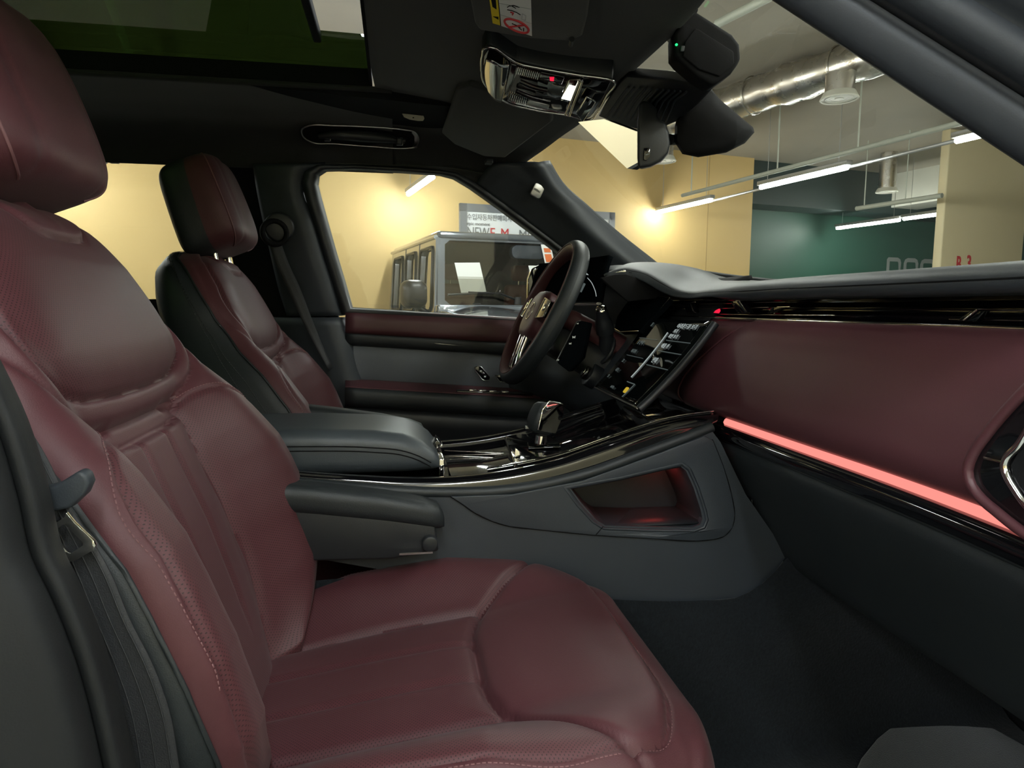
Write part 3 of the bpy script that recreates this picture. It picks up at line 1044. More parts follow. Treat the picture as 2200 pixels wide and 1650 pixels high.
struct(loft('trim_21', [[c + ea * (q.x - 0.0045) + eb * q.y for q in pk] for c in ppath], mat('pillar_grey', (0.020, 0.023, 0.028), 0.55, spec=0.35, var=0.1, bump=('noise', 700, 0.12)), sharp=60), 'soft grey windscreen pillar and door frame of the open passenger door', 'trim')
struct(tube('trim_22', [c + ea * 0.037 - eb * 0.001 for c in ppath], 0.0045, 'matte_black', n=8), 'black rubber door seal along the near windscreen pillar', 'trim')

# --- near centre pillar at the left edge of the picture
edge = [(-60, 700), (0, 812), (40, 900), (87, 1050), (120, 1188), (153, 1254), (204, 1377), (255, 1560), (276, 1660), (300, 1800)]
ny = [-0.735 - 0.01 * i for i in range(10)]


def shift(dx, dy, dyy):
    return [PY(x + dx, y + dy, -0.735 + dyy) for x, y in edge]


rows = [shift(8, 0, 0.03), shift(0, 0, 0.0), shift(-30, 10, -0.018), shift(-52, 20, -0.012), shift(-70, 20, -0.03), shift(-110, 30, -0.045), shift(-150, 40, -0.05), shift(-260, 40, -0.06), shift(-420, 40, -0.05)]
struct(surf('trim_23', rows, 40, 36, mat('pillar_black', (0.009, 0.010, 0.011), 0.6, spec=0.3, var=0.1, bump=('noise', 700, 0.12)), thick=0.006, off=0), 'blurred dark grey centre pillar edge beside the passenger seat', 'trim')

# --- cabin floor, tunnel and footwell
struct(hexa('floor_pan', [V3(-1.75, -0.8, 0.40), V3(1.3, -0.8, 0.40), V3(1.3, 0.8, 0.40), V3(-1.75, 0.8, 0.40), V3(-1.75, -0.8, 0.46), V3(1.3, -0.8, 0.46), V3(1.3, 0.8, 0.46), V3(-1.75, 0.8, 0.46)], 'matte_black'), 'black floor of the cabin', 'floor')

# door sill and kick panel of the open passenger door
struct(hexa('trim_24', [V3(-0.35, -0.90, 0.40), V3(1.1, -0.90, 0.40), V3(1.1, -0.80, 0.40), V3(-0.35, -0.80, 0.40), V3(-0.35, -0.90, 0.60), V3(1.1, -0.90, 0.62), V3(1.1, -0.80, 0.62), V3(-0.35, -0.80, 0.60)], 'black_plastic', bevel=0.02), 'black sill of the open passenger door', 'trim')
struct(hexa('trim_25', [V3(0.62, -0.84, 0.5), V3(1.15, -0.84, 0.5), V3(1.15, -0.80, 0.5), V3(0.62, -0.80, 0.5), V3(0.66, -0.84, 1.24), V3(1.15, -0.84, 1.24), V3(1.15, -0.80, 1.24), V3(0.66, -0.80, 1.24)], 'matte_black'), 'black kick panel beside the passenger footwell', 'trim')
struct(hexa('wall_bulkhead', [V3(1.06, -0.82, 0.42), V3(1.1, -0.82, 0.42), V3(1.1, 0.80, 0.42), V3(1.06, 0.80, 0.42), V3(1.06, -0.82, 1.24), V3(1.1, -0.82, 1.24), V3(1.1, 0.80, 1.24), V3(1.06, 0.80, 1.24)], 'matte_black'), 'dark front bulkhead beyond the footwells', 'wall')
# ================================================================ seats
def seg_dist(U, Vv, poly):
    """distance of every grid point to a polyline (2D)"""
    best = np.full(U.shape, 1e9)
    for (x0, y0), (x1, y1) in zip(poly[:-1], poly[1:]):
        dx, dy = x1 - x0, y1 - y0
        L = dx * dx + dy * dy + 1e-12
        t = np.clip(((U - x0) * dx + (Vv - y0) * dy) / L, 0, 1)
        best = np.minimum(best, np.hypot(U - (x0 + t * dx), Vv - (y0 + t * dy)))
    return best


def inside(U, Vv, poly):
    r = np.zeros(U.shape, bool)
    n = len(poly)
    for i in range(n):
        x0, y0 = poly[i]
        x1, y1 = poly[(i + 1) % n]
        c = ((y0 > Vv) != (y1 > Vv)) & (U < (x1 - x0) * (Vv - y0) / (y1 - y0 + 1e-12) + x0)
        r ^= c
    return r


def sm(x, a, b):
    t = np.clip((x - a) / (b - a), 0, 1)
    return t * t * (3 - 2 * t)


def curve2(pts, n=40, closed=False):
    q = cr([(a, b, 0) for a, b in pts], n, closed)
    return [(p[0], p[1]) for p in q]


def mirror_poly(right):
    """closed outline from its right half, given top to bottom"""
    return right + [(-x, y) for x, y in reversed(right)]


def split_grid(P, UV, region, names, root, nr, nc):
    """one mesh object for each region of a grid surface, sharing the surface normals at the seams"""
    faces = np.array(grid_faces(nr, nc))
    fr = region.reshape(-1)[faces[:, 0]]
    fr2 = region.reshape(-1)[faces[:, 2]]
    fr = np.maximum(fr, fr2)
    objs = {}
    for k, (nm, m) in enumerate(names):
        fs = faces[fr == k]
        if len(fs) == 0:
            continue
        idx, inv = np.unique(fs, return_inverse=True)
        inv = inv.reshape(fs.shape)
        me = bpy.data.meshes.new(nm)
        me.from_pydata(P[idx].tolist(), [], inv.tolist())
        uvl = me.uv_layers.new(name='UVMap')
        uvs = UV[idx]
        li = np.zeros(len(me.loops), int)
        me.loops.foreach_get('vertex_index', li)
        uvl.data.foreach_set('uv', uvs[li].reshape(-1))
        me.update()
        objs.setdefault(nm, []).append(link(nm, me, m, root))
    return objs


def stitches(name, pts, normals, length, gap, r, m, root):
    """small raised stitches along a line on the leather"""
    P = np.array([tuple(p) for p in pts])
    d = np.concatenate([[0], np.cumsum(np.linalg.norm(np.diff(P, axis=0), axis=1))])
    N = np.array([tuple(p) for p in normals])
    V, F = [], []
    s = 0.0
    while s + length < d[-1]:
        a = np.array([np.interp(s, d, P[:, k]) for k in range(3)])
        b = np.array([np.interp(s + length, d, P[:, k]) for k in range(3)])
        nn = np.array([np.interp(s, d, N[:, k]) for k in range(3)])
        t = (b - a) / (np.linalg.norm(b - a) + 1e-9)
        sd = np.cross(t, nn)
        o = len(V)
        for q in (a, b):
            for sx, up in ((-1, 0), (0, 1), (1, 0)):
                V.append(q + sd * r * sx + nn * r * (up * 0.9 - 0.1))
        F += [(o, o + 1, o + 4, o + 3), (o + 1, o + 2, o + 5, o + 4), (o, o + 2, o + 1), (o + 3, o + 4, o + 5)]
        s += length + gap
    ob = from_data(name, V, F, m, root)
    ob['kind'] = 'stuff'
    return ob


TAU = math.radians(21)
T_ = Vector((-math.sin(TAU), 0, math.cos(TAU)))
N_ = Vector((math.cos(TAU), 0, math.sin(TAU)))
B0 = Vector((0.0, 0, 0.0))          # hinge line of the backrest, seat root


def backpt(u, v, w):
    return B0 + Vector((0, 1, 0)) * u + T_ * v + N_ * w


# outline half width against height
HV = [(-0.05, 0.13), (-0.02, 0.19), (0.03, 0.245), (0.10, 0.272), (0.20, 0.278), (0.28, 0.266), (0.34, 0.248), (0.39, 0.229), (0.43, 0.215), (0.50, 0.198), (0.56, 0.168), (0.595, 0.135), (0.612, 0.10)]
pad_half = [(0.0, 0.597), (0.085, 0.597), (0.125, 0.578), (0.165, 0.52), (0.186, 0.46), (0.187, 0.425), (0.172, 0.398), (0.140, 0.382), (0.07, 0.374), (0.0, 0.372)]
bord_half = [(0.0, 0.61), (0.10, 0.608), (0.140, 0.583), (0.178, 0.53), (0.201, 0.465), (0.204, 0.42), (0.192, 0.384), (0.160, 0.358), (0.09, 0.346), (0.0, 0.343)]
coll_half = [(0.0, 0.40), (0.15, 0.40), (0.135, 0.345), (0.120, 0.328), (0.075, 0.319), (0.0, 0.316)]
ribs_half = [(0.0, 0.335), (0.118, 0.330), (0.113, 0.26), (0.116, 0.18), (0.118, 0.10), (0.108, 0.03), (0.085, -0.05), (0.0, -0.055)]
bseam = [(0.120, 0.334), (0.155, 0.342), (0.195, 0.338), (0.228, 0.318), (0.250, 0.280), (0.262, 0.22), (0.262, 0.12), (0.245, 0.05), (0.20, -0.01)]
tab_half = [(0.0, 0.600), (0.078, 0.600), (0.074, 0.575), (0.055, 0.552), (0.02, 0.546), (0.0, 0.546)]


def build_back(root):
    nr, nc = 200, 150
    vs = np.linspace(-0.05, 0.612, nr)
    H = np.array(cr([(a, b, 0) for a, b in HV], 400))
    Hv = np.interp(vs, H[:, 0], H[:, 1])
    ss = np.sin(np.linspace(-1, 1, nc) * math.pi / 2 * 0.96) / math.sin(math.pi / 2 * 0.96)
    S, Vg = np.meshgrid(ss, vs)
    Hg = np.repeat(Hv[:, None], nc, 1)
    U = S * Hg
    A = np.abs(U)
    amp = np.interp(Vg, [-0.05, 0.0, 0.06, 0.14, 0.24, 0.32, 0.38, 0.45, 0.61], [0.030, 0.055, 0.076, 0.082, 0.076, 0.054, 0.026, 0.008, 0.0])
    a_in = np.interp(Vg, [0.28, 0.35, 0.42, 0.5], [0.095, 0.125, 0.165, 0.18])
    w = amp * sm(A, a_in, np.maximum(Hg - np.interp(Vg, [0.3, 0.42], [0.05, 0.01]), a_in + 0.03))
    w += np.interp(Vg, [-0.05, 0.02, 0.1, 0.2, 0.32, 0.42, 0.52, 0.57, 0.612], [-0.02, -0.010, -0.002, 0.004, 0.003, 0.004, -0.004, -0.014, -0.034])
    # edge roll
    e = np.clip((Hg - A) / 0.030, 0, 1)
    w -= 0.030 * (1 - np.sqrt(np.clip(1 - (1 - e) ** 2, 0, 1)))
    up = curve2(mirror_poly(pad_half), 120, False)
    pad_c = curve2(pad_half, 60)
    bord_c = curve2(bord_half, 60)
    rib_c = curve2(ribs_half, 50)
    coll_c = curve2(coll_half, 30)
    tab_c = curve2(tab_half, 30)
    bs_c = curve2(bseam, 40)
    in_pad = inside(A, Vg, pad_c + [(-0.01, 0.372), (-0.01, 0.597)])
    in_bord = inside(A, Vg, bord_c + [(-0.01, 0.343), (-0.01, 0.61)])
    in_coll = inside(A, Vg, coll_c + [(-0.01, 0.316), (-0.01, 0.40)]) & ~in_bord
    in_rib = inside(A, Vg, rib_c + [(-0.01, -0.055), (-0.01, 0.335)]) & ~in_bord & ~in_coll
    in_tab = inside(A, Vg, tab_c + [(-0.01, 0.546), (-0.01, 0.600)])
    d_pad, d_bord, d_rib = [seg_dist(A, Vg, c) for c in (pad_c[2:], bord_c[8:], rib_c[6:])]
    d_coll = seg_dist(A, Vg, curve2(coll_half[2:], 20))
    d_tab = seg_dist(A, Vg, tab_c[2:])
    d_bs = seg_dist(A, Vg, bs_c)
    # padded panels rise from their seams
    w += np.where(in_pad, 0.016 * (1 - np.exp(-(d_pad / 0.022) ** 1.3)), 0)
    w += np.where(in_bord, 0.007 * (1 - np.exp(-(d_bord / 0.010) ** 1.5)), 0)
    w += np.where(in_coll, -0.004, 0)
    w -= 0.0045 * np.exp(-(d_bord / 0.005) ** 2)
    w -= 0.0055 * np.exp(-(d_pad / 0.0032) ** 2)
    w -= 0.004 * np.exp(-(d_coll / 0.003) ** 2)
    w -= 0.006 * np.exp(-(d_rib / 0.006) ** 2)
    w += np.where(in_rib, 0.006 * (1 - np.exp(-(d_rib / 0.02) ** 1.5)), 0)
    w += np.where(in_tab, 0.004 * (1 - np.exp(-(d_tab / 0.006) ** 2)), 0) - 0.003 * np.exp(-(d_tab / 0.003) ** 2)
    rib_in = in_rib & (Vg > 0.0)
    for uu in (-0.039, 0.039):
        du = np.abs(U - uu * (1 - 0.25 * sm(Vg, 0.0, -0.05)))
        w -= np.where(in_rib, 0.0048 * np.exp(-(du / 0.0042) ** 2) * sm(Vg, 0.03, 0.10), 0)
    w -= 0.0032 * np.exp(-(d_bs / 0.0028) ** 2)
    reg = np.zeros(U.shape, int)          # 0 shoulder leather
    reg[d_bs < 0] = 0
    bol = inside(A, Vg, bs_c + [(0.15, -0.06), (0.085, -0.055)] + list(reversed(rib_c))[:-8]) & ~in_rib
    reg[bol & (U > 0)] = 1
    reg[bol & (U < 0)] = 2
    reg[in_rib & (U < -0.039)] = 3
    reg[in_rib & (np.abs(U) <= 0.039)] = 4
    reg[in_rib & (U > 0.039)] = 5
    reg[in_coll] = 6
    reg[in_bord] = 7
    reg[in_pad] = 8
    reg[in_tab] = 9
    names = [('shoulder', 'burgundy_leather'), ('side_bolster', 'burgundy_perforated'), ('side_bolster', 'burgundy_perforated'), ('rib_panel', 'burgundy_perforated'), ('rib_panel', 'burgundy_perforated'),
             ('rib_panel', 'burgundy_perforated'), ('lumbar_strip', 'burgundy_leather'), ('pad_border', 'burgundy_leather'), ('upper_pad', 'burgundy_perforated'), ('top_tab', 'burgundy_leather')]
    Pn = np.array([np.array(B0)[None, None, :]])
    P = np.zeros(U.shape + (3,))
    P[...] = np.array(B0)
    P += U[..., None] * np.array([0, 1, 0]) + Vg[..., None] * np.array(T_) + w[..., None] * np.array(N_)
    UV = np.stack([U, Vg], -1).reshape(-1, 2)
    split_grid(P.reshape(-1, 3), UV, reg, names, root, nr, nc)

    # lookups for stitching on the finished surface
    def at(u, v):
        fi = float(np.clip(np.interp(v, vs, np.arange(nr)), 1, nr - 2.001))
        s = u / np.interp(v, H[:, 0], H[:, 1])
        fj = float(np.clip(np.interp(s, ss, np.arange(nc)), 1, nc - 2.001))
        i, j = int(fi), int(fj)
        a, b = fi - i, fj - j
        q = (P[i, j] * (1 - b) + P[i, j + 1] * b) * (1 - a) + (P[i + 1, j] * (1 - b) + P[i + 1, j + 1] * b) * a
        nn = np.cross(P[i, j + 1] - P[i, j - 1], P[i + 1, j] - P[i - 1, j])
        nn *= 1.0 / (np.linalg.norm(nn) + 1e-9)
        return Vector(q + nn * 0.0004), Vector(nn)
    for s in (-1, 1):
        off = curve2([(x + (0.006 if k > 3 else 0.0), y + (0.007 if k < 5 else 0)) for k, (x, y) in enumerate(bseam[:7])], 120)
        L = [at(s * u, v) for u, v in off]
        stitches('stitching', [p for p, n in L], [n for p, n in L], 0.0034, 0.0017, 0.0006, 'thread', root)
    off = curve2([(x * 0.985, y + 0.004) for x, y in pad_half[5:]], 90)
    off = off + [(-x, y) for x, y in reversed(off)]
    # black side shell and back: rings from the front edge round to the rear
    front = [(vs[i], -Hv[i], P[i, 0]) for i in range(0, nr, 4)]
    ringL = [Vector(P[i, 0]) for i in range(0, nr, 4)]
    ringT = [Vector(P[nr - 1, j]) for j in range(6, nc - 6, 6)]
    ringR = [Vector(P[i, nc - 1]) for i in reversed(range(0, nr, 4))]
    loop = ringL + ringT + ringR
    cen = B0 + T_ * 0.28

    def push(p, dep, k):
        q = p - N_ * dep
        c = cen + T_ * 0 + N_ * (q - cen).dot(N_)
        out = (q - c)
        return c + out * k
    loops = []
    base = [p.copy() for p in loop]
    flat = []
    for p in loop:
        wv = (p - B0).dot(N_)
        flat.append(p - N_ * wv)
    loops.append([p - N_ * 0.0005 for p in base])
    loops.append([push(p, 0.006, 1.012) for p in base])
    loops.append([push(p, 0.020, 1.018) for p in base])
    loops.append([push(b.lerp(f, 0.6), 0.045, 1.022) for b, f in zip(base, flat)])
    loops.append([push(f, 0.085, 1.012) for f in flat])
    loops.append([push(f, 0.112, 0.97) for f in flat])
    loops.append([push(f, 0.128, 0.88) for f in flat])
    loops.append([push(f, 0.134, 0.55) for f in flat])
    nn = len(loop)
    Vv = [p for l in loops for p in l]
    F = grid_faces(len(loops), nn)
    F += [((i + 1) * nn - 1, i * nn, (i + 1) * nn, (i + 2) * nn - 1) for i in range(len(loops) - 1)]
    F.append(tuple((len(loops) - 1) * nn + j for j in range(nn)))
    from_data('back_shell', Vv, F, 'black_leather', root)
    # double stitch line on the shell side
    for s_ in (0.30, 0.75):
        seam = [a.lerp(b, s_) * 1.0 for a, b in zip(loops[2], loops[3])]
        nrm = [(p - cen) - N_ * (p - cen).dot(N_) for p in seam]
        k = 40
        stitches('shell_stitching', [p + n.normalized() * 0.0012 for p, n in zip(seam[4:], nrm[4:])][:nn - 8], [n.normalized() for n in nrm[4:]][:nn - 8], 0.005, 0.002, 0.0009, 'dark_thread', root)
    # piping between burgundy and black
    tube('piping', [p + N_ * 0.0008 + (p - cen).normalized() * 0.001 for p in base], 0.0022, 'black_leather', root, n=6)


def build_headrest(root):
    """closed pillow: burgundy front and sides, black back"""
    cv, cw = 0.695, -0.012
    nv, nu = 60, 96
    P = np.zeros((nv, nu, 3))
    reg = np.zeros((nv, nu), int)
    loc = np.zeros((nv, nu, 3))
    for i in range(nv):
        t = -1 + 2 * i / (nv - 1)                       # bottom to top
        tt = math.sin(t * math.pi / 2 * 0.985) / math.sin(math.pi / 2 * 0.985)
        hv = 0.100
        rim = max(0.0, 1 - abs(tt) ** 7) ** (1 / 3.2)
        hu = (0.130 - 0.012 * max(0, tt) ** 2 - 0.012 * max(0, -tt) ** 2) * (0.30 + 0.70 * rim)
        fw = (0.064 - 0.016 * (tt * 0.5 + 0.5) ** 2) * (0.25 + 0.75 * rim)    # forward half depth
        bw = 0.068 * (0.25 + 0.75 * rim)
        for j in range(nu):
            a = 2 * math.pi * j / nu
            ca, sa = math.cos(a), math.sin(a)
            ex = 0.42
            x = math.copysign(abs(ca) ** ex, ca)
            y = math.copysign(abs(sa) ** ex, sa)
            u = hu * x
            w = (fw if y > 0 else bw) * y
            if y > 0:
                w += 0.010 * (1 - x * x)               # soft crown
            # lean: headrest front is nearly upright
            v = hv * tt
            front = y > 0.80
            if y > 0.2:
                for us in (-0.080, 0.0, 0.080):
                    w -= 0.0030 * math.exp(-((u - us * (1 - 0.18 * tt * tt)) / 0.0038) ** 2) * (1 if front else 0)
            loc[i, j] = (u, v, w)
            P[i, j] = np.array(backpt(u, cv + v, cw + w + 0.10 * v + 0.012))
            r = 1
            if front and abs(x) < 0.995:
                r = 0
            elif w < -0.012:
                r = 2
            reg[i, j] = r
    nr, nc = nv, nu + 1
    P2 = np.concatenate([P, P[:, :1]], 1)
    reg2 = np.concatenate([reg, reg[:, :1]], 1)
    L2 = np.concatenate([loc, loc[:, :1]], 1)
    UV = L2[..., :2].reshape(-1, 2)
    objs = split_grid(P2.reshape(-1, 3), UV, reg2, [('headrest_front', 'burgundy_leather'), ('headrest_side', 'burgundy_leather'), ('headrest_back', 'black_leather')], root, nr, nc)
    for nm, i in (('headrest_side', nv - 1), ('headrest_side', 0)):
        pts = [Vector(P[i, j]) for j in range(nu)]
        from_data('headrest_cap', pts, [tuple(range(nu))] if i else [tuple(reversed(range(nu)))], 'black_leather' if i else 'burgundy_leather', root)
    # piping around the front panel
    pts = []
    for i in range(3, nv - 3):
        j = [q for q in range(nu // 4 + 1, nu // 2) if reg[i, q] == 0]
        if j:
            pts.append(Vector(P[i, j[-1]]))
    left = pts
    right = []
    for i in range(3, nv - 3):
        j = [q for q in range(0, nu // 4) if reg[i, q] == 0]
        if j:
            right.append(Vector(P[i, j[0]]))
    for q in (left, right):
        if len(q) > 4:
            tube('headrest_piping', [p + N_ * 0.0006 for p in q], 0.0015, 'thread', root, n=6)
    for s in (-1, 1):
        tube('headrest_post', [backpt(s * 0.06, 0.55, -0.03), backpt(s * 0.06, 0.62, -0.015)], 0.006, 'chrome', root, n=10)


# ---- cushion
CPROF = [(-0.060, -0.045), (0.02, -0.034), (0.17, -0.014), (0.31, 0.002), (0.41, 0.014), (0.458, 0.014), (0.485, 0.002), (0.501, -0.03), (0.505, -0.08), (0.495, -0.14)]


def build_cushion(root):
    nr, nc = 170, 150
    C = np.array(cr([(a, 0, b) for a, b in CPROF], nr))
    d = np.concatenate([[0], np.cumsum(np.linalg.norm(np.diff(C, axis=0), axis=1))])
    tan = np.gradient(C, axis=0)
    tan /= np.linalg.norm(tan, axis=1)[:, None]
    nor = np.stack([-tan[:, 2], 0 * tan[:, 0], tan[:, 0]], 1)
    Ht = np.interp(d, [0, 0.05, 0.15, 0.33, 0.41, 0.47, 0.50, 0.53, 0.65], [0.215, 0.24, 0.262, 0.272, 0.268, 0.250, 0.236, 0.232, 0.225])
    ss = np.sin(np.linspace(-1, 1, nc) * math.pi / 2 * 0.94) / math.sin(math.pi / 2 * 0.94)
    S, D = np.meshgrid(ss, d)
    Hg = np.repeat(Ht[:, None], nc, 1)
    U = S * Hg
    A = np.abs(U)
    amp = np.interp(D, [0, 0.06, 0.16, 0.31, 0.39, 0.47, 0.53, 0.65], [0.030, 0.042, 0.054, 0.052, 0.036, 0.016, 0.004, 0.0])
    w = amp * sm(A, 0.118, 0.225)
    e = np.clip((Hg - A) / 0.040, 0, 1)
    w -= 0.042 * (1 - np.sqrt(np.clip(1 - (1 - e) ** 2, 0, 1)))
    w -= 0.030 * sm(A, 0.14, 0.26) * sm(D, 0.43, 0.53)          # front corners pulled in
    # seams: front pad arc, rib seams, bolster boundary, front lip
    arc = curve2([(0.0, 0.325), (0.08, 0.328), (0.128, 0.345), (0.165, 0.378), (0.205, 0.418), (0.245, 0.458)], 40)
    bound = curve2([(0.118, 0.0), (0.124, 0.10), (0.130, 0.24), (0.131, 0.345)], 30)
    lip = curve2([(0.0, 0.520), (0.10, 0.519), (0.17, 0.509), (0.215, 0.485), (0.236, 0.443)], 40)
    crest = curve2([(0.236, 0.443), (0.250, 0.39), (0.246, 0.29), (0.236, 0.17), (0.222, 0.06), (0.21, 0.0)], 40)
    d_arc, d_b, d_lip, d_cr = [seg_dist(A, D, c) for c in (arc, bound, lip, crest)]
    arc_d = np.interp(A, [q[0] for q in arc], [q[1] for q in arc])
    lip_d = np.interp(A, [q[0] for q in lip], [q[1] for q in lip])
    in_front = (D > arc_d) & (D < lip_d) & (A < 0.248)
    bx = np.interp(D, [q[1] for q in bound], [q[0] for q in bound])
    in_mid = (D <= arc_d) & (A < bx)
    w += np.where(in_front, 0.010 * (1 - np.exp(-(d_arc / 0.03) ** 1.4)), 0)
    w += np.where(in_mid, 0.006 * (1 - np.exp(-(np.minimum(d_arc, d_b) / 0.018) ** 1.4)), 0)
    w -= 0.009 * np.exp(-(d_arc / 0.0055) ** 2)
    w -= 0.0075 * np.exp(-(d_b / 0.0055) ** 2)
    w -= 0.005 * np.exp(-(d_lip / 0.0038) ** 2)
    w -= 0.0022 * np.exp(-(d_cr / 0.0026) ** 2)
    for uu in (-0.043, 0.043):
        w -= np.where(in_mid, 0.0038 * np.exp(-(np.abs(U - uu) / 0.0042) ** 2), 0)
    # soft creases at the heel of the cushion
    w += 0.0015 * np.sin(U * 90 + D * 60) * sm(D, 0.10, 0.0) * sm(A, 0.03, 0.15)
    P = np.zeros(U.shape + (3,))
    for i in range(nr):
        P[i] = C[i][None, :] + np.array([0, 1, 0])[None, :] * U[i][:, None] + nor[i][None, :] * w[i][:, None]
    reg = np.zeros(U.shape, int)
    crx = np.interp(D, [q[1] for q in reversed(crest)], [q[0] for q in reversed(crest)])
    side = (D <= arc_d) & (A >= bx) & (A < crx)
    reg[side & (U > 0)] = 1
    reg[side & (U < 0)] = 2
    reg[in_mid & (U < -0.043)] = 3
    reg[in_mid & (np.abs(U) <= 0.043)] = 4
    reg[in_mid & (U > 0.043)] = 5
    reg[in_front] = 6
    names = [('cushion_rim', 'burgundy_leather'), ('cushion_bolster', 'burgundy_perforated'), ('cushion_bolster', 'burgundy_perforated'), ('cushion_rib', 'burgundy_perforated'), ('cushion_rib', 'burgundy_perforated'), ('cushion_rib', 'burgundy_perforated'), ('thigh_pad', 'burgundy_leather')]
    UV = np.stack([U, D], -1).reshape(-1, 2)
    split_grid(P.reshape(-1, 3), UV, reg, names, root, nr, nc)

    def at(u, v):
        fi = float(np.clip(np.interp(v, d, np.arange(nr)), 1, nr - 2.001))
        s = u / np.interp(v, d, Ht)
        fj = float(np.clip(np.interp(s, ss, np.arange(nc)), 1, nc - 2.001))
        i, j = int(fi), int(fj)
        a, b = fi - i, fj - j
        q = (P[i, j] * (1 - b) + P[i, j + 1] * b) * (1 - a) + (P[i + 1, j] * (1 - b) + P[i + 1, j + 1] * b) * a
        nn = np.cross(P[i, j + 1] - P[i, j - 1], P[i + 1, j] - P[i - 1, j])
        nn *= -1.0 / (np.linalg.norm(nn) + 1e-9)
        return Vector(q + nn * 0.0004), Vector(nn)
    for s in (-1, 1):
        L = [at(s * (u + 0.005), v) for u, v in crest]
        stitches('cushion_stitching', [p for p, n in L], [n for p, n in L], 0.0034, 0.0017, 0.0006, 'thread', root)
    L = [at(u, v + 0.006) for u, v in ([(-a, b) for a, b in reversed(lip)] + lip[1:])]
    stitches('cushion_stitching', [p for p, n in L], [n for p, n in L], 0.0034, 0.0017, 0.0006, 'thread', root)
    # skirt and plastic base below
    loopT = [Vector(P[i, 0]) for i in range(0, nr, 4)] + [Vector(P[nr - 1, j]) for j in range(3, nc - 3, 6)] + [Vector(P[i, nc - 1]) for i in reversed(range(0, nr, 4))]
    k = len(loopT)
    cc = Vector((0.2, 0, 0))
    L1 = [Vector((p.x, p.y, p.z)) for p in loopT]
    L2 = [Vector((cc.x + (p.x - cc.x) * 0.99, p.y * 1.0, min(p.z - 0.05, -0.10))) for p in loopT]
    L3 = [Vector((cc.x + (p.x - cc.x) * 0.95, p.y * 0.96, -0.15)) for p in loopT]
    Vv = L1 + L2 + L3
    F = grid_faces(3, k) + [tuple(2 * k + j for j in range(k))]
    from_data('cushion_skirt', Vv, F, 'burgundy_leather', root)
    for s in (-1, 1):
        box('seat_rail', (0.46, 0.05, 0.10), Vector((0.18, s * 0.18, -0.20)), 'matte_black', root, bevel=0.01)
    hexa('seat_base', [Vector(q) for q in ((-0.02, -0.2, -0.26), (0.38, -0.2, -0.26), (0.38, 0.2, -0.26), (-0.02, 0.2, -0.26), (-0.02, -0.2, -0.14), (0.38, -0.2, -0.14), (0.38, 0.2, -0.14), (-0.02, 0.2, -0.14))], 'matte_black', root, 0.01)


def seat_armrest(root, side):
    """fold-down armrest on the inner flank of the seat"""
    s = side
    y0, y1 = s * 0.185, s * 0.245
    path = [(-0.10, 0.262), (0.02, 0.246), (0.11, 0.232), (0.165, 0.221), (0.19, 0.214), (0.199, 0.206)]
    hts = [0.030, 0.030, 0.029, 0.027, 0.022, 0.010]
    loops = []
    for (x, z), h in zip(path, hts):
        loops.append([Vector((x, (y0 + y1) / 2 + a * (0.9 if h > 0.02 else 0.55), z - 0.012 + b)) for a, b in rrect(abs(y1 - y0), h * 1.5, h * 0.6)])
    loft('armrest_pad', loops, 'black_leather', root, sharp=70)
    plate('armrest_side', [Vector((x, y0 + s * 0.008, z)) for x, z in ((-0.12, 0.236), (0.02, 0.222), (0.10, 0.210), (0.185, 0.194), (0.190, 0.15), (0.12, 0.142), (-0.12, 0.15))], (0, s * 0.045, 0), 'black_plastic', root, bevel=0.004)
    c = Vector((0.178, y0 - s * 0.002 if s < 0 else y0, 0.166))
    cyl('height_wheel', Vector((0.176, y0 - 0.004, 0.166)), Vector((0.176, y0 + 0.03, 0.166)), 0.012, 'black_plastic', root, bevel=0.002)
    box('wheel_mark', (0.05, 0.003, 0.003), Vector((0.155, y0 - 0.001, 0.153)), 'dark_chrome', root)


def copy_tree(o, parent=None):
    c = o.copy()
    COL.objects.link(c)
    c.parent = parent
    for ch in [q for q in bpy.data.objects if q.parent == o]:
        copy_tree(ch, c)
    return c


seat = thing('car_seat', 'burgundy perforated leather front passenger seat filling the foreground', 'car seat', 'front seats')
build_back(seat)
build_headrest(seat)
build_cushion(seat)
nest(seat, [('stitching', 'side_bolster'), ('shell_stitching', 'back_shell'), ('piping', 'back_shell'), ('headrest_piping', 'headrest_front'), ('cushion_stitching', 'cushion_rim')])
seat2 = copy_tree(seat)
seat2['label'] = 'burgundy and black leather driver seat beyond the centre console'
seat_armrest(seat, 1)
seat_armrest(seat2, -1)
for o in [q for q in bpy.data.objects if q.name.split('.')[0] in ('armrest_pad', 'armrest_side', 'height_wheel', 'wheel_mark')]:
    o.location = (0.036, 0, -0.078) if o.parent == seat else (0.026, 0, -0.018)
seat.location = (-0.165, -0.41, 0.805)
seat2.location = (-0.165, 0.40, 0.805)
for o in [q for q in bpy.data.objects if q.parent == seat2 and q.name.startswith('headrest')]:
    o.location = N_ * 0.018
# ================================================================ dashboard
dash = thing('dashboard', 'dashboard with grey padded top and wide burgundy leather panel', 'dashboard', loc=(0.75, 0, 0.95))
YC = [0.30, 0.16, 0.06, -0.02, -0.10, -0.2, -0.377, -0.54, -0.66, -0.80]


def drow(x, z, dx=0.0, dz=0.0):
    """row of points across the car; the ends wrap a little towards the seats"""
    return [V3(x - 0.05 * max(0, (-y - 0.5)) ** 2 * 4 + dx * (i == 0), y, z) for i, y in enumerate(YC)]


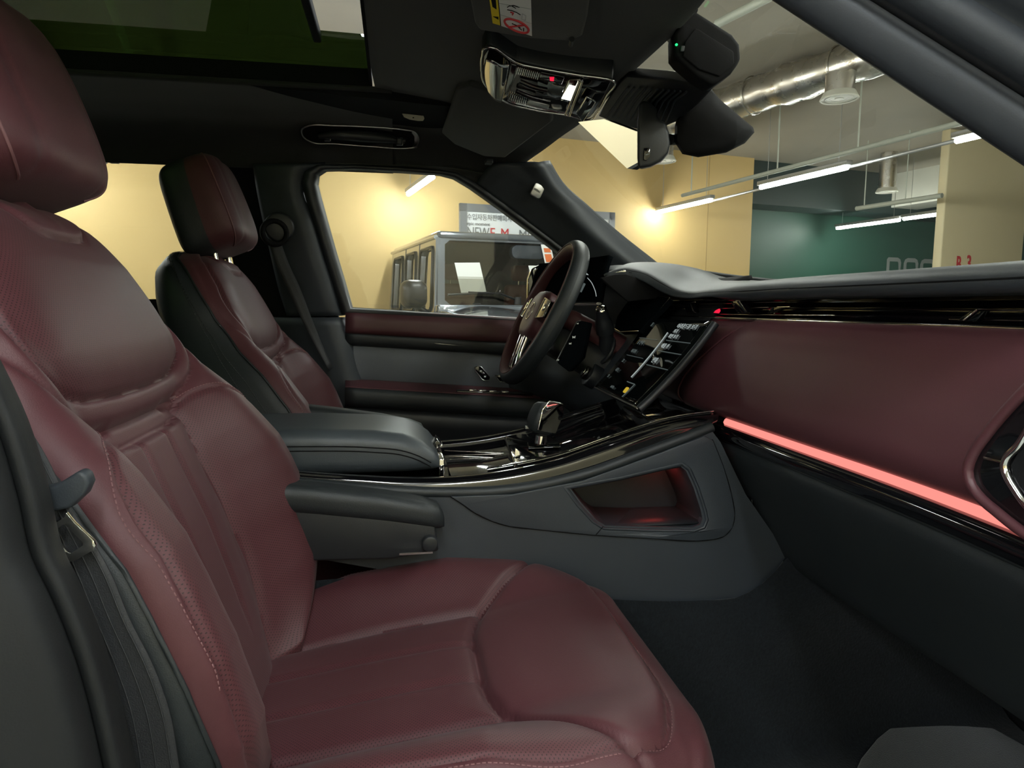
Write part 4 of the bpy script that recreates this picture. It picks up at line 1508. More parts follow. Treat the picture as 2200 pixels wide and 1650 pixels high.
# burgundy panel, split along its piped joint beside the screen
jn = [(1595, 689), (1560, 718), (1530, 750), (1505, 779), (1489, 805), (1478, 832), (1476, 852), (1484, 872), (1500, 890)]
prof = [(0.604, 1.2285), (0.590, 1.222), (0.576, 1.196), (0.565, 1.155), (0.557, 1.115), (0.554, 1.085), (0.560, 1.068), (0.580, 1.060)]
pz = [p[1] for p in prof][::-1]
pxx = [p[0] for p in prof][::-1]
# joint line as a Y value for each height
jz, jy = [], []
for q in jn:
    P_ = PX(q[0], q[1], 0.57)
    jz.append(P_.z)
    jy.append(P_.y)
jz, jy = jz[::-1], jy[::-1]


def joint_y(z):
    return float(np.interp(z, jz, jy))


rowsR, rowsL = [], []
for x, z in prof:
    j = joint_y(z)
    ys = [j, j - 0.03, j - 0.10, -0.30, -0.42, -0.54, -0.66, -0.80]
    rowsR.append([V3(x + (0.004 if i == 0 else 0) - 0.2 * max(0, -y - 0.5) ** 2, y, z) for i, y in enumerate(ys)])
    ys = [0.30, 0.22, j + 0.06, j + 0.02, j]
    rowsL.append([V3(x + 0.012 + (0.03 if i == 0 else 0.012 if i == 1 else 0.004 if i == 4 else 0), max(y, j), z) for i, y in enumerate(ys)])
rel(surf('passenger_panel', rowsR, 60, 30, 'dash_leather', thick=0.01), dash)
rel(surf('centre_panel', rowsL, 24, 30, 'dash_leather', thick=0.01), dash)
rel(tube('chrome_line', [V3(x_ - 0.2 * max(0, -y - 0.5) ** 2, y, 1.2320) for y, x_ in zip(np.linspace(0.28, -0.80, 30), [0.599] * 30)], 0.0028, 'chrome', n=8), dash)
rel(tube('panel_joint', [V3(float(np.interp(z, pz, pxx)) - 0.0045, joint_y(z), z) for z in np.linspace(1.224, 1.066, 22)], 0.0022, 'dash_leather', n=8), dash)
# deck and recess behind the panel
rel(surf('vent_recess', [drow(0.606, 1.230), drow(0.625, 1.2325), drow(0.655, 1.236), drow(0.662, 1.248), drow(0.655, 1.262), drow(0.610, 1.266)], 40, 20, 'piano_black', thick=0.004), dash)
# padded top: one skin from the instrument hood to the near pillar
def toprow(hood, x, z, dz0=0.0):
    pts = [PY(*p) for p in hood]
    pts += [V3(x - 0.2 * max(0, -y - 0.5) ** 2, y, z + d) for y, d in ((-0.14, -0.001 + dz0), (-0.25, 0), (-0.40, 0), (-0.56, 0), (-0.67, 0), (-0.82, 0))]
    return pts


t0 = toprow([(1322, 596, .242), (1345, 591.5, .235), (1378, 603, .205), (1420, 626, .155), (1450, 637.5, .108), (1476, 641, .066), (1520, 637.5, -.02)], 0.595, 1.2655)
t1 = toprow([(1306, 596, .245), (1345, 588, .237), (1380, 598, .207), (1420, 620, .156), (1451, 633, .108), (1477, 637, .066), (1521, 633.5, -.02)], 0.582, 1.2715)
t2 = toprow([(1298, 592, .25), (1342, 580, .245), (1382, 588, .215), (1420, 608, .165), (1453, 625, .112), (1479, 631, .068), (1524, 628, -.02)], 0.5795, 1.2795)
t3 = toprow([(1306, 587, .262), (1342, 574, .262), (1392, 579, .24), (1430, 594, .20), (1463, 610, .15), (1495, 618, .095), (1540, 617.5, -.01)], 0.587, 1.2885)
t4 = toprow([(1318, 581, .282), (1345, 569.5, .285), (1390, 570, .28), (1440, 580, .25), (1480, 596, .20), (1520, 606, .12), (1568, 608, .0)], 0.605, 1.2945)
t5 = toprow([(1324, 578, .31), (1348, 568, .32), (1385, 565, .33), (1445, 569, .31), (1496, 579, .26), (1546, 597, .16), (1600, 604, .03)], 0.66, 1.2970)
t6 = [p + V3(0.03, 0.12, 0.0) for p in t5[:5]] + [t5[5] + V3(0.06, 0.05, -0.002), t5[6] + V3(0.08, 0.02, -0.003)] + [V3(0.80, y, 1.288) for y in (-0.14, -0.25, -0.40, -0.56, -0.67, -0.82)]
t7 = [p + V3(0.04, 0.36, -0.004) for p in t5[:5]] + [t5[5] + V3(0.16, 0.12, -0.02), t5[6] + V3(0.18, 0.04, -0.02)] + [V3(0.93, y, 1.270) for y in (-0.14, -0.25, -0.40, -0.56, -0.67, -0.82)]
t8 = [p + V3(0.06, 0.44, -0.05) for p in t5[:5]] + [t5[5] + V3(0.26, 0.14, -0.04), t5[6] + V3(0.28, 0.04, -0.04)] + [V3(1.04, y, 1.245) for y in (-0.14, -0.25, -0.40, -0.56, -0.67, -0.82)]
rel(surf('padded_top', [t0, t1, t2, t3, t4, t5, t6, t7, t8], 110, 60, 'dash_grey', thick=0.004), dash)
rel(tube('top_seam', [p + V3(-0.0012, -0.0008, 0.0) for p in t2[1:]], 0.0011, 'matte_black', n=6, samples=90), dash)
rel(tube('top_seam', [p.lerp(q, 0.45) + V3(-0.0012, -0.0008, 0.0) for p, q in zip(t2[1:], t1[1:])], 0.0009, 'matte_black', n=6, samples=90), dash)
rel(plate('hood_badge', [PY(x, y, 0.233) for x, y in ((1318, 586), (1343, 580), (1346, 582), (1344, 586), (1330, 586))], (0, 0.004, 0), 'chrome', bevel=0.001), dash)
# side cheek under the hood
ck = [(1291, 597), (1320, 590), (1344, 588), (1362, 594), (1400, 614), (1442, 634), (1405, 642), (1350, 648), (1318, 622)]
rel(plate('hood_cheek', [PY(x, y, 0.215) for x, y in ck], (0, 0.012, 0), 'matte_black', bevel=0.002), dash)
# top of the dash on the driver side behind the hood
rel(surf('cowl_top', [[V3(0.56, 0.74, 1.34), V3(0.62, 0.5, 1.33), V3(0.66, 0.3, 1.31), V3(0.68, 0.1, 1.296)], [V3(0.72, 0.76, 1.36), V3(0.78, 0.5, 1.325), V3(0.80, 0.3, 1.305), V3(0.80, 0.1, 1.29)], [V3(0.86, 0.78, 1.30), V3(0.96, 0.5, 1.28), V3(1.0, 0.3, 1.26), V3(1.02, 0.05, 1.25)]], 20, 14, 'dash_grey', thick=0.006), dash)
rel(surf('cowl_edge', [[V3(0.74, 0.755, 1.385), V3(0.80, 0.60, 1.36), V3(0.86, 0.45, 1.335), V3(0.92, 0.25, 1.312), V3(0.93, 0.10, 1.305)], [V3(0.86, 0.80, 1.33), V3(0.93, 0.60, 1.30), V3(0.97, 0.45, 1.28), V3(1.01, 0.25, 1.26), V3(1.02, 0.1, 1.25)]], 16, 4, 'dash_grey', thick=0.01), dash)

# air vents: bars, tabs, red marker
X0 = 0.612
for a, b, r in (((1450, 674.5), (1795, 677.5), 0.0013), ((1467, 664), (1652, 660.5), 0.0011), ((1504, 653.5), (1688, 648.5), 0.0008), ((2040, 686), (2240, 690), 0.0012), ((2096, 664), (2240, 668), 0.001)):
    rel(tube('vent_bar', [PX(*a, X0), PX(*b, X0)], r, 'dark_chrome', n=8), dash)
for q in ([(1479, 651), (1494, 649), (1505, 672), (1486, 673)], [(1581, 646), (1602, 645), (1622, 673), (1597, 674)]):
    rel(plate('vent_tab', [PX(*p, X0 - 0.004) for p in q], (-0.012, 0, 0), 'piano_black', bevel=0.0015), dash)
    e = [PX(*p, X0 - 0.0165) for p in q[:2]]
    rel(tube('tab_edge', e, 0.0010, 'chrome', n=6), dash)
rel(plate('red_marker', [PX(*p, X0 - 0.006) for p in ((1536, 672), (1540, 667), (1547, 663.5), (1548, 668), (1545, 673))], (-0.003, 0, 0), 'red_led'), dash)
rel(plate('vent_thumb', [PX(*p, X0 - 0.004) for p in ((1668, 660), (1697, 658.5), (1690, 664), (1664, 674), (1656, 674))], (-0.008, 0, 0), 'dark_glass', bevel=0.001), dash)
rel(tube('tab_edge', [PX(1670, 660, X0 - 0.014), PX(1698, 659, X0 - 0.014)], 0.0011, 'chrome', n=6), dash)
rel(plate('vent_thumb', [PX(*p, X0 - 0.004) for p in ((2098, 666), (2130, 668), (2110, 690), (2068, 690))], (-0.008, 0, 0), 'dark_glass', bevel=0.001), dash)
rel(tube('tab_edge', [PX(2100, 665, X0 - 0.014), PX(2071, 688, X0 - 0.014)], 0.0010, 'chrome', n=6), dash)

# glowing strip, gloss trim below, lower panel
ys = np.linspace(-0.145, -0.80, 24)


def arc_x(y):
    return -0.2 * max(0, -y - 0.5) ** 2


rel(surf('ambient_strip', [[V3(x + arc_x(y), y, z) for y in ys] for x, z in ((0.572, 1.0605), (0.562, 1.0590), (0.559, 1.054), (0.562, 1.0490), (0.572, 1.0475))], 24, 9, 'ambient_red', thick=0.003), dash)
ys2 = np.linspace(-0.10, -0.82, 26)
rel(surf('gloss_trim', [[V3(x + arc_x(y), y, z) for y in ys2] for x, z in ((0.575, 1.0475), (0.552, 1.046), (0.547, 1.040), (0.550, 1.030), (0.560, 1.022), (0.575, 1.016))], 26, 14, 'piano_black', thick=0.004), dash)
rel(tube('trim_line', [V3(0.549 + arc_x(y), y, 1.0300) for y in ys2], 0.0010, 'dark_chrome', n=6), dash)
ys3 = np.linspace(-0.06, -0.84, 14)
rel(surf('lower_panel', [[V3(x + arc_x(y), y, z) for y in ys3] for x, z in ((0.566, 1.018), (0.568, 1.005), (0.592, 0.955), (0.628, 0.895), (0.662, 0.835), (0.684, 0.800), (0.72, 0.790), (0.90, 0.80))], 16, 26, 'black_leather', thick=0.008), dash)

# end vent pod beside the near pillar
pod = [(2330, 720), (2262, 790), (2200, 850), (2130, 930), (2096, 980), (2087, 1005), (2092, 1040), (2115, 1072), (2150, 1102), (2190, 1134), (2330, 1215)]
pp = [PX(x, y, 0.515) for x, y in cr([(a, b, 0) for a, b in pod], 40)[:, :2]]
rel(plate('vent_pod', pp, (0.06, 0, 0), 'piano_black', bevel=0.006), dash)
rel(tube('pod_rim', [p + V3(-0.001, 0.002, 0) for p in pp], 0.005, 'dash_leather', n=8), dash)
rg = [(2262, 850), (2215, 915), (2190, 955), (2163, 985), (2158, 1000), (2163, 1020), (2180, 1050), (2205, 1085), (2260, 1130)]
rel(tube('pod_chrome_ring', [PX(x, y, 0.512) for x, y in rg], 0.0035, 'chrome', n=10, samples=40), dash)
rel(plate('pod_slat', [PX(x, y, 0.510) for x, y in ((2110, 980), (2158, 992), (2158, 997), (2112, 987))], (0.006, 0, 0), 'dark_chrome', bevel=0.001), dash)
rel(plate('pod_grille', [PX(x, y, 0.514) for x, y in ((2265, 860), (2195, 960), (2172, 1000), (2190, 1045), (2265, 1120))], (0.01, 0, 0), 'matte_black'), dash)

rel(surf('under_panel', [[V3(0.590, y, 1.062) for y in (0.32, 0.1, -0.06, -0.16)], [V3(0.60, y, 0.98) for y in (0.32, 0.1, -0.06, -0.16)], [V3(0.62, y, 0.86) for y in (0.32, 0.1, -0.06, -0.16)]], 8, 8, 'piano_black', thick=0.006), dash)
rel(plate('end_cap', [V3(0.585, -0.80, 1.262), V3(0.60, -0.80, 1.285), V3(0.80, -0.80, 1.28), V3(1.03, -0.80, 1.24), V3(1.03, -0.80, 0.82), V3(0.70, -0.80, 0.80), V3(0.58, -0.80, 0.99), V3(0.555, -0.80, 1.06), V3(0.585, -0.80, 1.22)], (0, -0.012, 0), 'matte_black'), dash)
# driver side fascia below the instruments
YD = [0.78, 0.66, 0.52, 0.40, 0.30, 0.20, 0.10, 0.0]


def frow(x, z):
    return [V3(x - (0.0, 0.0, 0.0, 0.0, 0.0, 0.02, 0.085, 0.20)[7 - i] * (1.0 if z > 1.0 else 0.5), y, z) for i, y in enumerate(YD)]


rel(surf('upper_fascia', [frow(0.68, 1.31), frow(0.64, 1.29), frow(0.625, 1.26), frow(0.605, 1.235), frow(0.57, 1.205)], 24, 18, 'matte_black', thick=0.008), dash)
rel(surf('driver_fascia', [frow(0.57, 1.205), frow(0.528, 1.15), frow(0.488, 1.10), frow(0.462, 1.06), frow(0.47, 1.02), frow(0.52, 0.96), frow(0.60, 0.86)], 24, 30, 'grey_plastic', thick=0.008), dash)

# ================================================================ instrument display
ic = thing('instrument_display', 'curved black glass instrument display behind the steering wheel', 'display', loc=(0.42, 0.42, 1.25))
sc = []
for z, dx in ((1.262, 0.0), (1.30, 0.006), (1.35, 0.016), (1.366, 0.022)):
    sc.append([V3(0.372 + dx, 0.61, z), V3(0.405 + dx, 0.52, z), V3(0.43 + dx, 0.42, z), V3(0.452 + dx, 0.33, z), V3(0.462 + dx, 0.272, z)])
rel(surf('glass', sc, 30, 14, 'display_black', thick=0.012, off=0), ic)
rel(tube('lower_edge', [p + V3(-0.006, -0.004, -0.003) for p in sc[0]][1:], [0.001, 0.004, 0.0065, 0.0045], 'satin_silver', n=8, samples=30, flat=(1.6, 0.7), upv=(0, 0, 1)), ic)
cap = [(1142, 660), (1134, 640), (1135, 600), (1143, 578), (1160, 568), (1186, 564), (1192, 572), (1170, 580), (1160, 596), (1154, 630), (1152, 662)]
rel(plate('side_cover', [PY(x, y, 0.605) for x, y in cap], (0, 0.03, 0), 'piano_black', bevel=0.003), ic)


def on_disp(px, py):
    """pixel dropped on the display glass near its right end"""
    return PY(px, py, 0.285)


for a in ([(1262, 597), (1270, 606), (1276, 618), (1280, 630), (1281, 637)],):
    rel(tube('dial_arc', [on_disp(*p) for p in a], 0.0009, 'screen_text', n=5, samples=16), ic)
rel(tube('dial_mark', [on_disp(1247, 627), on_disp(1252, 617), on_disp(1256, 609)], 0.0028, 'screen_dim', n=5), ic)
rel(plate('dial_block', [on_disp(*p) for p in ((1253, 582), (1260, 586), (1265, 591), (1253, 589))], (-0.001, 0, 0), 'screen_text'), ic)

# ================================================================ centre touchscreen
TL, TR, BR, BL = PY(1393, 684, 0.20), PY(1532, 690, -0.10), PY(1368, 875, -0.10), PY(1277, 831, 0.20)
ts = thing('touchscreen', 'tilted black glass touchscreen above the gear selector', 'touchscreen', loc=(BL + BR) / 2)
nrm = (TR - TL).cross(BL - TL).normalized()
if nrm.x > 0:
    nrm = -nrm
rows = []
for t in np.linspace(0, 1, 7):
    bow = 0.006 * (1 - (2 * t - 1) ** 2)
    rows.append([bilin(TL, TR, BR, BL, s, t) - nrm * bow for s in np.linspace(0, 1, 5)])
rel(surf('glass', rows, 12, 16, 'dark_glass', thick=0.012, off=1 if nrm.dot((rows[0][1] - rows[0][0]).cross(rows[1][0] - rows[0][0])) < 0 else -1), ts)
edge_pts = [bilin(TL, TR, BR, BL, s, t) - nrm * 0.001 for s, t in ((0, 0), (1, 0), (1, 0.5), (1, 1), (0, 1), (0, 0.5))]
rel(tube('edge_rim', [bilin(TL, TR, BR, BL, 1, t) - nrm * (0.006 * (1 - (2 * t - 1) ** 2) + 0.006) for t in np.linspace(0, 1, 9)], 0.0072, 'black_plastic', n=10), ts)
rel(tube('edge_rim', [bilin(TL, TR, BR, BL, s, 1) - nrm * 0.002 for s in np.linspace(0, 1, 5)], 0.0022, 'satin_silver', n=8), ts)


def on_screen(s, t, lift=0.0012):
    return bilin(TL, TR, BR, BL, s, t) + nrm * (lift - 0.006 * (1 - (2 * t - 1) ** 2))


def sline(a, b, r=0.0006, m='screen_dim'):
    rel(tube('screen_line', [on_screen(a[0] + (b[0] - a[0]) * k, a[1] + (b[1] - a[1]) * k) for k in np.linspace(0, 1, 7)], r, m, n=4), ts)


def stext(s_, a, size, m='screen_text'):
    p = on_screen(*a, lift=0.0022)
    xd = on_screen(a[0] + 0.05, a[1]) - on_screen(*a)
    rel(text('screen_lettering', s_, frame(p, xd, z=nrm), size, m, ext=0.0002), ts)


# rule lines, list text and icons
sline((0.50, 0.16), (0.50, 0.74), 0.0011, 'screen_text')
sline((0.50, 0.80), (0.66, 0.80), 0.0009)
sline((0.66, 0.80), (0.66, 0.97), 0.0009)
for t in (0.25, 0.38, 0.56):
    sline((0.56, t), (0.93, t))
for t in (0.26, 0.5):
    sline((0.08, t), (0.42, t), 0.0004)
stext('어라운드뷰 보기', (0.58, 0.10), 0.013)
stext('켜기', (0.58, 0.16), 0.011)
stext('화면 보기', (0.56, 0.22), 0.011)
stext('애플 카', (0.56, 0.34), 0.012)
stext('전화', (0.60, 0.52), 0.014)
stext('홈', (0.14, 0.10), 0.011, 'screen_dim')
stext('길 안내', (0.12, 0.34), 0.011, 'screen_dim')
stext('미디어', (0.12, 0.46), 0.011, 'screen_dim')
stext('22', (0.10, 0.60), 0.011, 'screen_dim')
stext('시트', (0.12, 0.73), 0.011, 'screen_dim')
stext('21', (0.08, 0.83), 0.010, 'screen_dim')
stext('AUTO', (0.32, 0.93), 0.008, 'screen_dim')
p = on_screen(0.62, 0.89, 0.002)
rel(pad('screen_icon', 0.017, 0.013, 0.0005, 0.004, frame(p, TR - TL, z=nrm), 'screen_yellow', edge=0.0002), ts)
# upper glass panel to the left of the screen
up = [(1362, 632), (1440, 641), (1420, 664), (1398, 684), (1392, 690), (1372, 712), (1334, 714), (1320, 706), (1326, 680), (1343, 655)]
cp = thing('centre_vent_panel', 'dark glass panel between the instrument hood and the touchscreen', 'panel', loc=(0.55, 0.18, 1.20))
pu = [PP(x, y, (0.545, 0.15, 1.235), Vector((-1, 0, 0.75)).normalized()) for x, y in up]
rel(plate('glass', pu, (0.01, 0, -0.006), 'display_black', bevel=0.0015), cp)
rel(tube('edge', [p + V3(-0.001, 0, 0.001) for p in pu[:3]], 0.0010, 'dark_chrome', n=6), cp)
rel(tube('edge', [p + V3(-0.001, 0, 0.001) for p in pu[5:8]], 0.0012, 'dark_chrome', n=6), cp)

# ================================================================ start button, stalk, steering wheel
kb = thing('start_knob', 'round black start button ring left of the touchscreen', 'knob', loc=PY(1265, 803, 0.325))
c = PY(1265, 803, 0.325)
ax = Vector((-0.86, 0, 0.45)).normalized()
rel(cyl('bezel', c - ax * 0.03, c + ax * 0.002, 0.030, 'black_plastic', n=32, bevel=0.002), kb)
rel(cyl('knob', c, c + ax * 0.014, 0.018, 'piano_black', n=32, bevel=0.002), kb)
rel(cyl('cap', c + ax * 0.012, c + ax * 0.0165, 0.0105, 'black_plastic', n=28, bevel=0.001), kb)
rel(ring('cap_ring', c + ax * 0.0155, ax, 0.0108, 0.0011, 'chrome', n=32, k=8), kb)
rel(text('lettering', 'AUTO', frame(c + ax * 0.0026 + Vector((0.012, 0.008, 0.0215)), Vector((0, -1, 0)), z=ax), 0.007, 'grey_print', ext=0.0002), kb)

sk = thing('column_stalk', 'black column stalk with a chrome tip beside the steering wheel', 'stalk', loc=PY(1300, 760, 0.30))
s0, s1, s2, s3 = PY(1292, 664, 0.28), PY(1297, 694, 0.30), PY(1301, 712, 0.31), PY(1302, 756, 0.33)
rel(tube('shaft', [s1.lerp(s2, 0.6), s2, s3], [0.0165, 0.0175, 0.018], 'black_plastic', n=16, samples=10), sk)
rel(tube('grip', [s0, s0.lerp(s1, 0.15), s1, s2], [0.0140, 0.0155, 0.0215, 0.0222], 'black_plastic', n=20, samples=12), sk)
rel(ring('collar', s2, s2 - s1, 0.0208, 0.0008, 'dark_chrome', n=28, k=6), sk)
tdir = (s0 - s1).normalized()
rel(tube('tip', [s0 - tdir * 0.002, s0 + tdir * 0.003, s0 + tdir * 0.006], [0.0138, 0.0122, 0.0055], 'chrome', n=24), sk)
rel(ring('boot_ring', PY(1297, 752, 0.335), (-0.85, -0.2, 0.45), 0.036, 0.005, 'black_plastic', n=32, k=8), sk)

wh = thing('steering_wheel', 'black leather steering wheel with burgundy inner rim and gloss spokes', 'steering wheel', loc=(0.354, 0.40, 1.237))
WC = Vector((0.354, 0.40, 1.237))
wt_ = Vector((0.171, 0, 0.329)).normalized()      # up in the wheel plane
wy = Vector((0, 1, 0))
wn = Vector((-wt_.z, 0, wt_.x))                   # towards the driver


def wp(a, r, h=0.0):
    """angle measured from the top, clockwise towards +Y"""
    return WC + wt_ * (math.cos(a) * r) + wy * (math.sin(a) * r) + wn * h


nR, nT = 96, 26
Rm = 0.1785
P = np.zeros((nR + 1, nT + 1, 3))
reg = np.zeros((nR + 1, nT + 1), int)
for i in range(nR + 1):
    a = 2 * math.pi * i / nR
    for j in range(nT + 1):
        b = 2 * math.pi * j / nT
        rr = Rm + 0.0150 * math.cos(b)
        hh = 0.0205 * math.sin(b)
        # a fine seam between the outer black and the inner burgundy leather
        for sb in (math.radians(100), math.radians(252)):
            dd = abs((b - sb + math.pi) % (2 * math.pi) - math.pi)
            rr -= 0.0011 * math.exp(-(dd / 0.10) ** 2) * math.cos(b)
            hh -= 0.0011 * math.exp(-(dd / 0.10) ** 2) * math.sin(b)
        P[i, j] = wp(a, rr, hh)
        reg[i, j] = 1 if math.radians(100) <= b < math.radians(252) else 0
W0 = thing('tmp', 'tmp', 'tmp')
ob = split_grid(P.reshape(-1, 3), np.zeros(((nR + 1) * (nT + 1), 2)), reg, [('rim', 'black_leather'), ('inner_rim', 'burgundy_leather')], None, nR + 1, nT + 1)
bpy.data.objects.remove(W0)
for k in ob.values():
    for o in k:
        rel(o, wh)
rel(tube('rim_piping', [wp(2 * math.pi * i / 72, Rm - 0.0030, 0.0206) for i in range(72)], 0.0010, 'thread', n=6, closed=True), wh)
# hub pad
hub = []
for h, k in ((-0.035, 0.80), (-0.01, 0.98), (0.012, 1.0), (0.022, 0.93), (0.027, 0.75)):
    hub.append([WC + wy * (x * k) + wt_ * (y * k - 0.012) + wn * h for x, y in rrect(0.150, 0.125, 0.045)])
rel(loft('hub_pad', hub, 'burgundy_leather', sharp=70), wh)
rel(ring('hub_ring', WC + wn * 0.0275 - wt_ * 0.01, wn, 0.022, 0.0016, 'chrome', n=36, k=8), wh)
for s in (-1, 1):
    sp_ = []
    for (yy, up_, dn, h) in ((0.060, 0.030, -0.030, 0.012), (0.10, 0.026, -0.026, 0.012), (0.14, 0.021, -0.024, 0.008), (0.170, 0.019, -0.026, 0.0)):
        sp_.append([WC + wy * (s * yy) + wt_ * q[0] + wn * (h + q[1]) for q in ((up_, 0.0), (up_ - 0.004, 0.008), (dn + 0.004, 0.008), (dn, 0.0), (dn, -0.012), (up_, -0.012))])
    rel(loft('spoke', sp_, 'piano_black', sharp=30), wh)
    q = [WC + wy * (s * yy) + wt_ * z + wn * h for yy, z, h in ((0.075, 0.026, 0.0215), (0.135, 0.019, 0.0175), (0.138, -0.020, 0.0175), (0.080, -0.026, 0.0215))]
    rel(plate('switch_pack', q, wn * 0.004, 'piano_black', bevel=0.002), wh)
    rel(tube('switch_rim', [p + wn * 0.004 for p in q], 0.0012, 'chrome', n=6, closed=True), wh)
    rel(cyl('switch_roller', WC + wy * (s * 0.106) + wt_ * 0.002 + wn * 0.016, WC + wy * (s * 0.106) + wt_ * 0.002 + wn * 0.0265, 0.009, 'chrome', n=20, bevel=0.001), wh)
# lower double spoke
for s in (-1, 1):
    rel(tube('lower_spoke', [WC - wt_ * 0.06 + wy * (s * 0.028) + wn * 0.012, WC - wt_ * 0.12 + wy * (s * 0.030) + wn * 0.006, WC - wt_ * 0.166 + wy * (s * 0.042) - wn * 0.002], [0.009, 0.007, 0.008], 'dark_chrome', n=12, samples=12), wh)
rel(tube('spoke_web', [WC - wt_ * 0.155 + wy * -0.035, WC - wt_ * 0.161, WC - wt_ * 0.155 + wy * 0.035], 0.008, 'piano_black', n=10, samples=9), wh)

# column shroud behind the wheel
cs = thing('column_shroud', 'burgundy and black steering column cover behind the wheel', 'column cover', loc=(0.44, 0.40, 1.17))
axd = -wn
for nm, m, rect, zo in (('upper_cover', 'burgundy_leather', (0.155, 0.05, 0.02), 0.012), ('lower_cover', 'black_plastic', (0.165, 0.075, 0.03), -0.048)):
    L = []
    for d_, k in ((0.045, 0.86), (0.06, 0.97), (0.10, 1.0), (0.16, 1.05), (0.22, 1.1)):
        L.append([WC + axd * d_ + wy * (x * k) + wt_ * (y * k + zo) for x, y in rrect(*rect)])
    rel(loft(nm, L, m, sharp=60), cs)
# gloss switch panel with its bright edge, low beside the column
q = [PY(x, y, 0.255) for x, y in ((1240, 689), (1266, 694), (1250, 770), (1222, 800), (1196, 780))]
sp2 = thing('switch_panel', 'gloss black switch panel with white symbols below the steering wheel', 'switch panel', loc=q[3])
rel(plate('panel', q, (0.012, 0.01, 0), 'display_black', bevel=0.003), sp2)
rel(tube('edge', [PY(1196, 776, 0.252), PY(1239, 691, 0.252), PY(1248, 689, 0.252)], 0.0013, 'satin_silver', n=6), sp2)
for i, (x, y, sz) in enumerate(((1233, 724, 0.010), (1225, 738, 0.008), (1241, 695, 0.006), (1199, 773, 0.006))):
    rel(plate('symbol', [PY(x + a * sz * 700, y + b * sz * 700, 0.251) for a, b in ((-0.5, -0.3), (0.0, -0.1), (0.5, -0.4), (0.35, 0.4), (-0.1, 0.2), (-0.4, 0.45))], (0, -0.0006, 0), 'white_print'), sp2)

nest(dash, [('tab_edge', 'vent_tab'), ('top_seam', 'padded_top'), ('hood_badge', 'padded_top'), ('trim_line', 'gloss_trim'), ('pod_chrome_ring', 'vent_pod'), ('pod_rim', 'vent_pod'), ('pod_slat', 'vent_pod'), ('pod_grille', 'vent_pod'), ('chrome_line', 'passenger_panel')])
nest(ic, [('dial_arc', 'glass'), ('dial_mark', 'glass'), ('dial_block', 'glass')])
nest(ts, [('screen_line', 'glass'), ('screen_lettering', 'glass'), ('screen_icon', 'glass')])
nest(kb, [('cap_ring', 'cap'), ('lettering', 'bezel')])
nest(wh, [('switch_rim', 'switch_pack'), ('switch_roller', 'switch_pack'), ('hub_ring', 'hub_pad'), ('rim_piping', 'rim')])
nest(sp2, [('symbol', 'panel')])
# ================================================================ centre console
con = thing('centre_console', 'black centre console with gloss side rails between the seats', 'console', loc=(0.25, 0, 0.55))
R0p = [(560, 1006), (670, 1016), (800, 1024), (900, 1027), (1050, 1017), (1200, 986), (1330, 942), (1450, 905), (1540, 892)]
R1p = [(560, 1014), (670, 1025), (800, 1033), (900, 1037), (1050, 1029), (1200, 999), (1330, 955), (1450, 915), (1540, 903)]
R2p = [(560, 1026), (690, 1037), (800, 1045), (950, 1051), (1100, 1045), (1250, 1011), (1380, 966), (1470, 932), (1530, 916)]
Lp = [(560, 1028), (680, 1041), (800, 1051), (950, 1058), (1100, 1052), (1250, 1021), (1380, 975), (1470, 941), (1530, 917)]
r0 = [PY(x, y, -0.140) for x, y in R0p]
r1 = [PY(x, y, -0.158) for x, y in R1p]
r2 = [PY(x, y, -0.166) for x, y in R2p]
lp = [PY(x, y, -0.170) for x, y in Lp]


def mir(L):
    return [V3(p.x, -p.y, p.z) for p in L]


inn = [p + V3(0, 0.006, -0.004) for p in r0]
rel(surf('near_rail', [r2, [p + V3(0, -0.004, 0.002) for p in r1], r0, inn], 70, 14, 'piano_black', thick=0.003), con)
rel(surf('far_rail', [mir(r2), mir([p + V3(0, -0.004, 0.002) for p in r1]), mir(r0), mir(inn)], 50, 14, 'piano_black', thick=0.003), con)
rel(tube('rail_line', [p + V3(0, -0.003, 0.001) for p in r1], 0.0011, 'dark_chrome', n=6, samples=60), con)
rel(tube('near_lip', lp, 0.0088, 'black_leather', n=14, samples=60), con)
rel(tube('far_lip', mir(lp), 0.0088, 'black_leather', n=14, samples=40), con)
deck_l = [p + V3(0, 0.006, -0.004) for p in r0]
deck_a = [p + V3(0, 0.022, -0.014) for p in r0]
deck_c = [V3(p.x, 0, p.z - 0.016) for p in r0]
rel(surf('deck', [deck_l, deck_a, deck_c, mir(deck_a), mir(deck_l)], 60, 24, 'piano_black', thick=0.004), con)
# inner ridge of the near rail
rel(tube('deck_ridge', [p + V3(0, 0.018, 0.001) for p in r0][4:], 0.005, 'piano_black', n=10, samples=40), con)
rel(tube('deck_edge', [p + V3(0, 0.0125, 0.0055) for p in r0][4:], 0.0009, 'chrome', n=6, samples=40), con)

# side wall of the console with the open tray
top_in = [(1100, 1058), (1250, 1029), (1380, 983), (1470, 949), (1530, 926)]
cub = [(1225, 1049), (1330, 1031), (1430, 1008), (1462, 1002), (1474, 1012), (1490, 1048), (1505, 1095), (1509, 1114), (1504, 1127), (1488, 1133), (1400, 1132), (1300, 1129), (1282, 1118), (1250, 1082)]
side = [(620, 1040), (800, 1054), (950, 1062)] + top_in + [(1548, 950), (1602, 1062), (1692, 1192), (1665, 1228), (1632, 1258), (1590, 1283), (1500, 1292), (1320, 1290), (1200, 1280), (950, 1246), (620, 1190)]
rel(plate('side_wall', [PY(x, y, -0.176) for x, y in side], (0, 0.012, 0), 'grey_plastic', holes=[[PY(x, y, -0.176) for x, y in cub]]), con)
rel(plate('far_wall', [V3(p.x, 0.176, p.z) for p in [PY(x, y, -0.176) for x, y in side]], (0, -0.012, 0), 'grey_plastic'), con)
